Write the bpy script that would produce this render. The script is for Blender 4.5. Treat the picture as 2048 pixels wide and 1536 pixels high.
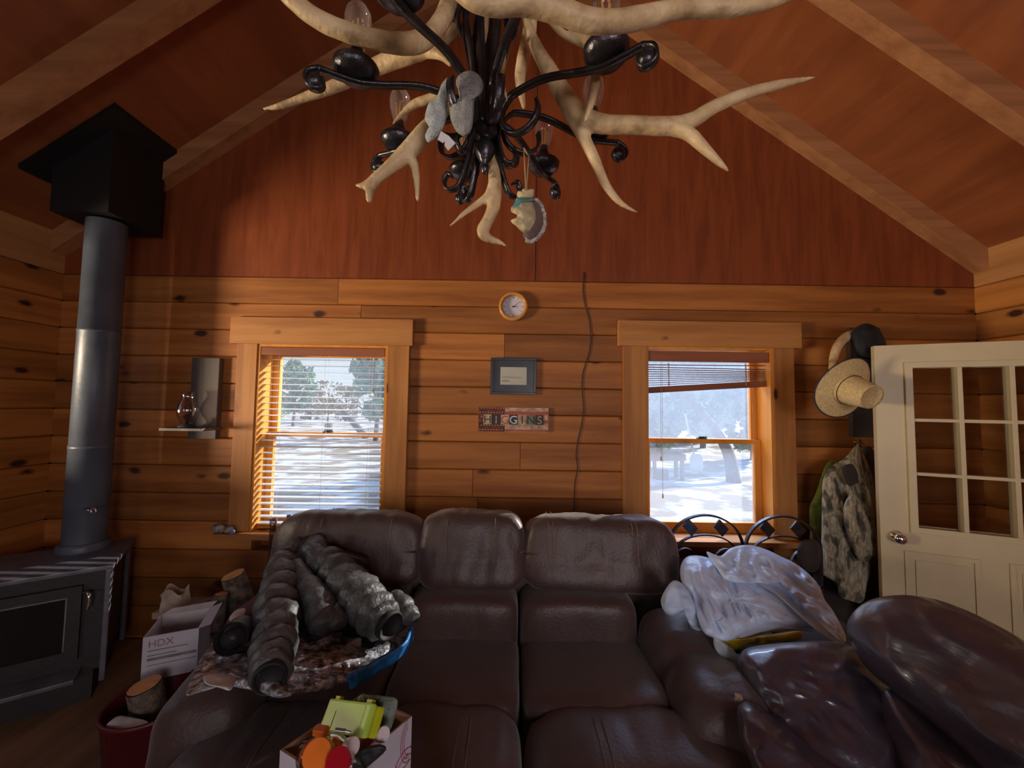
import bpy, bmesh, math, random
from mathutils import Vector, Matrix, noise, Euler
random.seed(7)
S = bpy.context.scene
for o in list(bpy.data.objects): bpy.data.objects.remove(o)
R = math.radians
# ------------------------------------------------------------------ camera
F = 780.0
CAM = Vector((0, 0, 1.6))
PITCH, ROLL = R(3.05), R(0.85)
CM = Matrix.Rotation(R(90) + PITCH, 3, 'X') @ Matrix.Rotation(ROLL, 3, 'Z')
cd = bpy.data.cameras.new('camera'); cd.sensor_width = 36; cd.lens = F / 2048 * 36; cd.clip_start = .02
cam = bpy.data.objects.new('camera', cd); S.collection.objects.link(cam)
cam.matrix_world = Matrix.Translation(CAM) @ CM.to_4x4(); S.camera = cam
# ------------------------------------------------------------------ world, sun, lights, exposure
S.view_settings.view_transform = 'Standard'; S.view_settings.look = 'None'
S.view_settings.gamma = 1; S.view_settings.exposure = 0.05
try: S.view_settings.use_curve_mapping = False
except Exception: pass
w = bpy.data.worlds.new('sky'); S.world = w; w.use_nodes = True
nt = w.node_tree; bg = nt.nodes['Background']; bg.inputs[1].default_value = 0.85
tc = nt.nodes.new('ShaderNodeTexCoord'); sp = nt.nodes.new('ShaderNodeSeparateXYZ')
cr = nt.nodes.new('ShaderNodeValToRGB')
cr.color_ramp.elements[0].position = .0; cr.color_ramp.elements[0].color = (.80, .90, .97, 1)
cr.color_ramp.elements[1].position = .6; cr.color_ramp.elements[1].color = (.25, .48, .85, 1)
nt.links.new(tc.outputs['Generated'], sp.inputs[0]); nt.links.new(sp.outputs[2], cr.inputs[0]); nt.links.new(cr.outputs[0], bg.inputs[0])
def lamp(name, kind, loc, energy, color, size=None, size_y=None, direction=None):
    l = bpy.data.lights.new(name, kind); l.energy = energy; l.color = color
    if kind == 'AREA':
        l.shape = 'RECTANGLE'; l.size = size; l.size_y = size_y
    elif kind == 'SUN': l.angle = R(.6)
    o = bpy.data.objects.new(name, l); S.collection.objects.link(o); o.location = loc
    if direction: o.rotation_euler = Vector(direction).to_track_quat('-Z', 'Y').to_euler()
    return o
lamp('sun', 'SUN', (9, 7, 5), 7.5, (1, .95, .86), direction=(-1.5, -1, -.64))
# area lamps: daylight through the left wall's window, added sky fill, added front fill
lamp('left_yard_daylight', 'AREA', (-5.1, .35, 1.20), 235, (1, .80, .56), .8, .7, (1, .34, .14))  # unseen source set by the cast shadows; also lifts the right ceiling
lamp('added_sky_fill', 'AREA', (-1.9, 4.3, 3.5), 60, (.62, .76, 1), 1.6, 1.2, (.25, -.9, -.95))  # added lamp out of sight above the left window, brightens sill and sofa
lamp('added_sky_fill', 'AREA', (1.5, 4.3, 3.6), 420, (.48, .64, 1), 2.6, 1.4, (0, -.9, -.95))  # added blue lamp out of sight, gives leather and bags their sheen
lamp('added_front_fill', 'AREA', (-1.5, -2.62, 1.55), 12, (1, .84, .78), 1.2, 1.2, (.25, 1, .05))  # added fill lamp behind the camera
lamp('added_front_fill', 'AREA', (1.2, -2.62, 1.55), 46, (.95, .84, .86), 1.2, 1.2, (-.05, 1, 0))  # added fill lamp behind the camera, lifts sofa and antlers

# ------------------------------------------------------------------ helpers
def ray(px, py):
    return CM @ Vector(((px - 1024) / F, -(py - 768) / F, -1))
def P(px, py, Y):
    d = ray(px, py); return CAM + d * (Y / d.y)
def PZ(px, py, z):
    d = ray(px, py); return CAM + d * ((z - CAM.z) / d.z)
def fitD(pts):
    """affine depth D(px,py) from three (px,py,D)"""
    (x0, y0, d0), (x1, y1, d1), (x2, y2, d2) = pts
    m = Matrix(((x0, y0, 1), (x1, y1, 1), (x2, y2, 1))); s = m.inverted() @ Vector((d0, d1, d2))
    return lambda x, y: s[0] * x + s[1] * y + s[2]
def nz(v, s=1.0, seed=0): return noise.noise(Vector((v[0] * s + seed, v[1] * s + seed * .7, v[2] * s - seed)))
def catmull(pts, n):
    pts = [tuple(p) for p in pts]; out = []
    k = len(pts)
    for i in range(k - 1):
        p0 = pts[max(i - 1, 0)]; p1 = pts[i]; p2 = pts[i + 1]; p3 = pts[min(i + 2, k - 1)]
        for j in range(n):
            t = j / n
            out.append(tuple(.5 * (2 * b + (c - a) * t + (2 * a - 5 * b + 4 * c - d) * t * t + (3 * b - a - 3 * c + d) * t ** 3) for a, b, c, d in zip(p0, p1, p2, p3)))
    out.append(pts[-1]); return out
def closed_catmull(pts, n):
    k = len(pts); out = []
    for i in range(k):
        p0, p1, p2, p3 = pts[i - 1], pts[i], pts[(i + 1) % k], pts[(i + 2) % k]
        for j in range(n):
            t = j / n
            out.append(tuple(.5 * (2 * b + (c - a) * t + (2 * a - 5 * b + 4 * c - d) * t * t + (3 * b - a - 3 * c + d) * t ** 3) for a, b, c, d in zip(p0, p1, p2, p3)))
    return out
class MB:
    def __init__(s): s.v = []; s.f = []; s.m = []
    def add(s, vs, fs, mi=0):
        b = len(s.v); s.v += [Vector(v) for v in vs]; s.f += [tuple(b + i for i in f) for f in fs]; s.m += [mi] * len(fs); return s
    def box(s, a, b, M=None, mi=0, ch=0):
        x0, y0, z0 = a; x1, y1, z1 = b
        if ch:
            bm = bmesh.new(); bmesh.ops.create_cube(bm, size=1)
            for v in bm.verts: v.co = Vector(((x0 + x1) / 2 + v.co.x * (x1 - x0), (y0 + y1) / 2 + v.co.y * (y1 - y0), (z0 + z1) / 2 + v.co.z * (z1 - z0)))
            bmesh.ops.bevel(bm, geom=bm.edges[:], offset=ch, segments=2, profile=.6, affect='EDGES')
            bm.verts.index_update(); vs = [v.co.copy() for v in bm.verts]; fs = [[v.index for v in f.verts] for f in bm.faces]; bm.free()
        else:
            vs = [Vector(p) for p in ((x0, y0, z0), (x1, y0, z0), (x1, y1, z0), (x0, y1, z0), (x0, y0, z1), (x1, y0, z1), (x1, y1, z1), (x0, y1, z1))]
            fs = [(0, 3, 2, 1), (4, 5, 6, 7), (0, 1, 5, 4), (1, 2, 6, 5), (2, 3, 7, 6), (3, 0, 4, 7)]
        if M: vs = [M @ v for v in vs]
        return s.add(vs, fs, mi)
    def tube(s, pts, rad, n=10, caps=True, mi=0):
        pts = [Vector(p) for p in pts]
        if not hasattr(rad, '__len__'): rad = [rad] * len(pts)
        vs = []; fs = []
        t0 = (pts[1] - pts[0]).normalized(); up = Vector((0, 0, 1)) if abs(t0.z) < .9 else Vector((1, 0, 0))
        u = t0.cross(up).normalized()
        for i, p in enumerate(pts):
            t = (pts[min(i + 1, len(pts) - 1)] - pts[max(i - 1, 0)]).normalized()
            u = (u - t * u.dot(t)).normalized(); w_ = t.cross(u)
            for k in range(n):
                a = 2 * math.pi * k / n; vs.append(p + (u * math.cos(a) + w_ * math.sin(a)) * rad[i])
        for i in range(len(pts) - 1):
            for k in range(n): fs.append((i * n + k, i * n + (k + 1) % n, (i + 1) * n + (k + 1) % n, (i + 1) * n + k))
        if caps: fs.append(tuple(range(n))[::-1]); fs.append(tuple((len(pts) - 1) * n + k for k in range(n)))
        return s.add(vs, fs, mi)
    def strap(s, pts, wd, wdt, th):
        pts = [Vector(p) for p in pts]; wd = Vector(wd).normalized(); vs = []; fs = []
        for i, p in enumerate(pts):
            t = (pts[min(i + 1, len(pts) - 1)] - pts[max(i - 1, 0)]).normalized(); nn = t.cross(wd).normalized()
            for a, b in ((-1, -1), (1, -1), (1, 1), (-1, 1)): vs.append(p + wd * a * wdt / 2 + nn * b * th / 2)
        for i in range(len(pts) - 1):
            for k in range(4): fs.append((i * 4 + k, i * 4 + (k + 1) % 4, (i + 1) * 4 + (k + 1) % 4, (i + 1) * 4 + k))
        fs.append((3, 2, 1, 0)); e = (len(pts) - 1) * 4; fs.append((e, e + 1, e + 2, e + 3))
        return s.add(vs, fs)
    def lathe(s, prof, M=None, n=24, mi=0):
        vs = []; fs = []
        for r, z in prof:
            for k in range(n):
                a = 2 * math.pi * k / n; vs.append(Vector((r * math.cos(a), r * math.sin(a), z)))
        for i in range(len(prof) - 1):
            for k in range(n): fs.append((i * n + k, i * n + (k + 1) % n, (i + 1) * n + (k + 1) % n, (i + 1) * n + k))
        if M: vs = [M @ v for v in vs]
        return s.add(vs, fs, mi)
    def puff(s, c, size, k=4.0, M=None, fn=None, n=14, mi=0):
        """rounded cushion: cube grid mapped on a p-norm ball"""
        c = Vector(c); idx = {}; vs = []; fs = []
        def vid(a, b, d):
            key = (a, b, d)
            if key not in idx:
                q = Vector((math.tan((2 * a / n - 1) * .785), math.tan((2 * b / n - 1) * .785), math.tan((2 * d / n - 1) * .785)))
                L = (abs(q.x) ** k + abs(q.y) ** k + abs(q.z) ** k) ** (1 / k); q /= L
                idx[key] = len(vs); vs.append(q)
            return idx[key]
        for i in range(n):
            for j in range(n):
                for fx in (0, n):
                    q = [vid(fx, i, j), vid(fx, i + 1, j), vid(fx, i + 1, j + 1), vid(fx, i, j + 1)]; fs.append(q if fx else q[::-1])
                    q = [vid(i, fx, j), vid(i + 1, fx, j), vid(i + 1, fx, j + 1), vid(i, fx, j + 1)]; fs.append(q[::-1] if fx else q)
                    q = [vid(i, j, fx), vid(i + 1, j, fx), vid(i + 1, j + 1, fx), vid(i, j + 1, fx)]; fs.append(q if fx else q[::-1])
        out = []
        for q in vs:
            p = Vector((q.x * size[0] / 2, q.y * size[1] / 2, q.z * size[2] / 2))
            if fn: p = fn(p, q)
            if M: p = M @ p
            out.append(p + c)
        return s.add(out, fs, mi)
    def blob(s, outline, D, tf, tb=None, rings=12, sub=6, fold=0, fs_=8, stretch=(1, 1, 1), seed=0, edge=.5, mi=0):
        """inflated shape with a given outline (photo pixels) lying at depth D(px,py); tf/tb: bulge to the front/back in metres"""
        tb = tf if tb is None else tb
        if not callable(D): d0 = D; D = lambda x, y: d0
        ol = closed_catmull(outline, sub); n = len(ol)
        cx = sum(p[0] for p in ol) / n; cy = sum(p[1] for p in ol) / n
        vs = []; fc = []
        def pt(x, y, r, side):
            t = (tf if side > 0 else tb) * (max(0, 1 - r ** 2.6)) ** edge
            p = P(x, y, D(x, y))
            if fold and side > 0:
                q = Vector((p.x * stretch[0], p.y * stretch[1], p.z * stretch[2]))
                t += fold * (1 - 2 * abs(nz(q, fs_, seed))) * min(1, (1 - r) * 4) + fold * .6 * nz(q, fs_ * 2.3, seed + 3) * min(1, (1 - r) * 4)
            dd = (p - CAM).normalized(); return p - dd * t * side
        for side in (1, -1):
            b = len(vs); vs.append(pt(cx, cy, 0, side))
            for k in range(1, rings + (1 if side > 0 else 0)):
                r = math.sin(k / rings * math.pi / 2)
                for (x, y) in ol: vs.append(pt(cx + (x - cx) * r, cy + (y - cy) * r, r, side))
            if side > 0:
                for i in range(n): fc.append((0, 1 + (i + 1) % n, 1 + i))
                for k in range(rings - 1):
                    for i in range(n):
                        a = 1 + k * n; c_ = a + n; fc.append((a + i, a + (i + 1) % n, c_ + (i + 1) % n, c_ + i))
                rim = 1 + (rings - 1) * n
            else:
                for i in range(n): fc.append((b, b + 1 + i, b + 1 + (i + 1) % n))
                for k in range(rings - 2):
                    for i in range(n):
                        a = b + 1 + k * n; c_ = a + n; fc.append((a + i, c_ + i, c_ + (i + 1) % n, a + (i + 1) % n))
                a = b + 1 + (rings - 2) * n
                for i in range(n): fc.append((a + i, rim + i, rim + (i + 1) % n, a + (i + 1) % n))
        return s.add(vs, fc, mi)
    def grid(s, fn, nu, nv, mi=0):
        vs = [fn(i / nu, j / nv) for j in range(nv + 1) for i in range(nu + 1)]
        fs = [(j * (nu + 1) + i, j * (nu + 1) + i + 1, (j + 1) * (nu + 1) + i + 1, (j + 1) * (nu + 1) + i) for j in range(nv) for i in range(nu)]
        return s.add(vs, fs, mi)
    def build(s, name, mat, parent=None, local=False, smooth=False, origin=None):
        me = bpy.data.meshes.new(name)
        off = Vector((0, 0, 0))
        if parent is not None and not local: off = parent.get('_w') and Vector(parent['_w']) or Vector((0, 0, 0))
        elif parent is None and not local and origin == 'base' and s.v:
            xs = [v.x for v in s.v]; ys = [v.y for v in s.v]; off = Vector(((min(xs) + max(xs)) / 2, (min(ys) + max(ys)) / 2, min(v.z for v in s.v)))
        me.from_pydata([tuple(v - off) for v in s.v], [], s.f)
        mats = mat if isinstance(mat, (list, tuple)) else [mat]
        for m in mats: me.materials.append(m)
        for p, mi in zip(me.polygons, s.m): p.material_index = mi; p.use_smooth = bool(smooth)
        me.update()
        o = bpy.data.objects.new(name, me); S.collection.objects.link(o)
        bm = bmesh.new(); bm.from_mesh(me); bmesh.ops.recalc_face_normals(bm, faces=bm.faces[:]); bm.to_mesh(me); bm.free()
        if parent is not None:
            o.parent = parent
            if not local: o['_w'] = tuple(off)
        elif origin == 'base': o.location = off; o['_w'] = tuple(off)
        if smooth == 'auto':
            for p in me.polygons: p.use_smooth = True
            m = o.modifiers.new('n', 'EDGE_SPLIT'); m.split_angle = R(38)
        return o
def tag(o, label=None, cat=None, group=None, kind=None):
    if label: o['label'] = label
    if cat: o['category'] = cat
    if group: o['group'] = group
    if kind: o['kind'] = kind
    return o
def thing(name, loc, label=None, cat=None, group=None, rotz=0, kind=None, M=None):
    o = bpy.data.objects.new(name, None); S.collection.objects.link(o); o.empty_display_size = .05
    o.location = loc; o.rotation_euler = (0, 0, rotz); o['_w'] = tuple(loc)
    if M: o.matrix_world = M
    return tag(o, label, cat, group, kind)
def box(a, b, **k): return MB().box(a, b, **k)
# ------------------------------------------------------------------ materials
def newmat(name):
    m = bpy.data.materials.new(name); m.use_nodes = True
    return m, m.node_tree, m.node_tree.nodes['Principled BSDF']
def setp(b, **k):
    for a, v in k.items():
        n = {'rough': 'Roughness', 'metal': 'Metallic', 'color': 'Base Color', 'spec': 'Specular IOR Level', 'trans': 'Transmission Weight', 'sheen': 'Sheen Weight', 'coat': 'Coat Weight', 'ior': 'IOR', 'alpha': 'Alpha', 'sss': 'Subsurface Weight'}[a]
        if a == 'color': v = (*v, 1) if len(v) == 3 else v
        b.inputs[n].default_value = v
def mat(name, color, rough=.6, var=.15, scale=20, bump=0, bscale=60, stretch=(1, 1, 1), color2=None, **k):
    m, t, b = newmat(name); setp(b, color=color, rough=rough, **k)
    N = t.nodes.new; L = t.links.new
    tc = N('ShaderNodeTexCoord'); mp = N('ShaderNodeMapping'); mp.inputs['Scale'].default_value = stretch; L(tc.outputs['Object'], mp.inputs[0])
    n1 = N('ShaderNodeTexNoise'); n1.inputs['Scale'].default_value = scale; n1.inputs['Detail'].default_value = 5; L(mp.outputs[0], n1.inputs[0])
    r = N('ShaderNodeValToRGB'); c2 = color2 or tuple(c * (1 - var * 2) for c in color)
    r.color_ramp.elements[0].position = .35; r.color_ramp.elements[0].color = (*c2, 1)
    r.color_ramp.elements[1].position = .62; r.color_ramp.elements[1].color = (*color, 1)
    L(n1.outputs[0], r.inputs[0]); L(r.outputs[0], b.inputs['Base Color'])
    if bump:
        n2 = N('ShaderNodeTexNoise'); n2.inputs['Scale'].default_value = bscale; n2.inputs['Detail'].default_value = 6; L(mp.outputs[0], n2.inputs[0])
        bp = N('ShaderNodeBump'); bp.inputs['Strength'].default_value = bump; bp.inputs['Distance'].default_value = .01; L(n2.outputs[0], bp.inputs['Height']); L(bp.outputs[0], b.inputs['Normal'])
    return m
def wood(name, c1, c2, axis='X', grain=9, stretch=14, knots=False, island=False, rough=.55, vary=.45, kcol=(.05, .015, .008), figure=0):
    m, t, b = newmat(name); setp(b, rough=rough, spec=.3)
    N = t.nodes.new; L = t.links.new
    tc = N('ShaderNodeTexCoord'); mp = N('ShaderNodeMapping')
    sc = [grain] * 3; sc['XYZ'.index(axis)] = grain / stretch; mp.inputs['Scale'].default_value = sc
    L(tc.outputs['Object'], mp.inputs[0])
    if island:
        g = N('ShaderNodeNewGeometry'); cx = N('ShaderNodeCombineXYZ'); ml = N('ShaderNodeMath'); ml.operation = 'MULTIPLY'; ml.inputs[1].default_value = 37
        L(g.outputs['Random Per Island'], ml.inputs[0])
        for i in range(3): L(ml.outputs[0], cx.inputs[i])
        L(cx.outputs[0], mp.inputs['Location'])
    n1 = N('ShaderNodeTexNoise'); n1.inputs['Scale'].default_value = 1; n1.inputs['Detail'].default_value = 8; n1.inputs['Roughness'].default_value = .62; n1.inputs['Distortion'].default_value = figure
    L(mp.outputs[0], n1.inputs[0])
    r = N('ShaderNodeValToRGB'); r.color_ramp.elements[0].position = .38; r.color_ramp.elements[0].color = (*c2, 1); r.color_ramp.elements[1].position = .6; r.color_ramp.elements[1].color = (*c1, 1)
    L(n1.outputs[0], r.inputs[0]); col = r.outputs[0]
    if island:
        mr = N('ShaderNodeMapRange'); mr.inputs[3].default_value = 1 - vary; mr.inputs[4].default_value = 1.12; L(g.outputs['Random Per Island'], mr.inputs[0])
        mx = N('ShaderNodeVectorMath'); mx.operation = 'SCALE'; L(col, mx.inputs[0]); L(mr.outputs[0], mx.inputs['Scale']); col = mx.outputs[0]
    if knots:
        mk = N('ShaderNodeMapping'); ks = [5.2] * 3; ks['XYZ'.index(axis)] = 2.6; mk.inputs['Scale'].default_value = ks; L(tc.outputs['Object'], mk.inputs[0])
        if island: L(cx.outputs[0], mk.inputs['Location'])
        dn = N('ShaderNodeTexNoise'); dn.inputs['Scale'].default_value = 6; L(mk.outputs[0], dn.inputs[0])
        av = N('ShaderNodeVectorMath'); av.operation = 'ADD'; sv = N('ShaderNodeVectorMath'); sv.operation = 'SCALE'; sv.inputs['Scale'].default_value = .1
        L(dn.outputs[1], sv.inputs[0]); L(mk.outputs[0], av.inputs[0]); L(sv.outputs[0], av.inputs[1])
        vo = N('ShaderNodeTexVoronoi'); vo.inputs['Scale'].default_value = 1; L(av.outputs[0], vo.inputs['Vector'])
        kr = N('ShaderNodeValToRGB'); kr.color_ramp.elements[0].position = .09; kr.color_ramp.elements[0].color = (1, 1, 1, 1); kr.color_ramp.elements[1].position = .155; kr.color_ramp.elements[1].color = (0, 0, 0, 1)
        L(vo.outputs['Distance'], kr.inputs[0])
        mm = N('ShaderNodeMix'); mm.data_type = 'RGBA'; L(kr.outputs[0], mm.inputs['Factor']); L(col, mm.inputs['A']); mm.inputs['B'].default_value = (*kcol, 1); col = mm.outputs['Result']
    L(col, b.inputs['Base Color'])
    bp = N('ShaderNodeBump'); bp.inputs['Strength'].default_value = .25; bp.inputs['Distance'].default_value = .004; L(n1.outputs[0], bp.inputs['Height']); L(bp.outputs[0], b.inputs['Normal'])
    return m
def ramp_mat(name, stops, scale=10, rough=.8, detail=4, bump=.3, bscale=40, stretch=(1, 1, 1), **k):
    m, t, b = newmat(name); setp(b, rough=rough, **k); N = t.nodes.new; L = t.links.new
    tc = N('ShaderNodeTexCoord'); mp = N('ShaderNodeMapping'); mp.inputs['Scale'].default_value = stretch; L(tc.outputs['Object'], mp.inputs[0])
    n1 = N('ShaderNodeTexNoise'); n1.inputs['Scale'].default_value = scale; n1.inputs['Detail'].default_value = detail; L(mp.outputs[0], n1.inputs[0])
    r = N('ShaderNodeValToRGB'); e = r.color_ramp.elements
    e[0].position, e[0].color = stops[0][0], (*stops[0][1], 1); e[1].position, e[1].color = stops[-1][0], (*stops[-1][1], 1)
    for p_, c_ in stops[1:-1]: q = e.new(p_); q.color = (*c_, 1)
    L(n1.outputs[0], r.inputs[0]); L(r.outputs[0], b.inputs['Base Color'])
    if bump:
        n2 = N('ShaderNodeTexNoise'); n2.inputs['Scale'].default_value = bscale; L(mp.outputs[0], n2.inputs[0])
        bp = N('ShaderNodeBump'); bp.inputs['Strength'].default_value = bump; bp.inputs['Distance'].default_value = .01; L(n2.outputs[0], bp.inputs['Height']); L(bp.outputs[0], b.inputs['Normal'])
    return m
def glassmat(name, tint=(1, 1, 1), refl=.06, veil=0, rim=False):
    m, t, b = newmat(name); t.nodes.remove(b); N = t.nodes.new; L = t.links.new; out = t.nodes['Material Output']
    tr = N('ShaderNodeBsdfTransparent'); tr.inputs[0].default_value = (*tint, 1); gl = N('ShaderNodeBsdfGlossy'); gl.inputs['Roughness'].default_value = .02
    mx = N('ShaderNodeMixShader'); fr = N('ShaderNodeLayerWeight'); fr.inputs[0].default_value = .35 if rim else .15
    ad = N('ShaderNodeMath'); ad.operation = 'ADD'; ad.inputs[1].default_value = refl; ad.use_clamp = True
    fr.inputs[0].default_value = .5
    if True:
        pw = N('ShaderNodeMath'); pw.operation = 'POWER'; pw.inputs[1].default_value = 1.8 if rim else 5; L(fr.outputs['Facing'], pw.inputs[0]); L(pw.outputs[0], ad.inputs[0])
    L(ad.outputs[0], mx.inputs[0]); L(tr.outputs[0], mx.inputs[1]); L(gl.outputs[0], mx.inputs[2]); last = mx.outputs[0]
    if veil:  # translucent veil: dirt film plus washed-out glare put into the glass
        tl = N('ShaderNodeBsdfTranslucent'); tl.inputs[0].default_value = (.92, .95, 1, 1); nn = N('ShaderNodeTexNoise'); nn.inputs['Scale'].default_value = 3
        mr = N('ShaderNodeMapRange'); mr.inputs[3].default_value = veil * .7; mr.inputs[4].default_value = veil * 1.3; L(nn.outputs[0], mr.inputs[0])
        m2 = N('ShaderNodeMixShader'); L(mr.outputs[0], m2.inputs[0]); L(last, m2.inputs[1]); L(tl.outputs[0], m2.inputs[2]); last = m2.outputs[0]
    L(last, out.inputs['Surface']); return m
def sheer(name, color, alpha, rough=.35):
    m, t, b = newmat(name); setp(b, color=color, rough=rough, alpha=alpha); N = t.nodes.new; L = t.links.new
    n1 = N('ShaderNodeTexNoise'); n1.inputs['Scale'].default_value = 18; n1.inputs['Detail'].default_value = 8; n1.inputs['Distortion'].default_value = 1.5
    tc = N('ShaderNodeTexCoord'); L(tc.outputs['Object'], n1.inputs[0])
    bp = N('ShaderNodeBump'); bp.inputs['Strength'].default_value = .6; bp.inputs['Distance'].default_value = .012; L(n1.outputs[0], bp.inputs['Height']); L(bp.outputs[0], b.inputs['Normal']); return m
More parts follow.
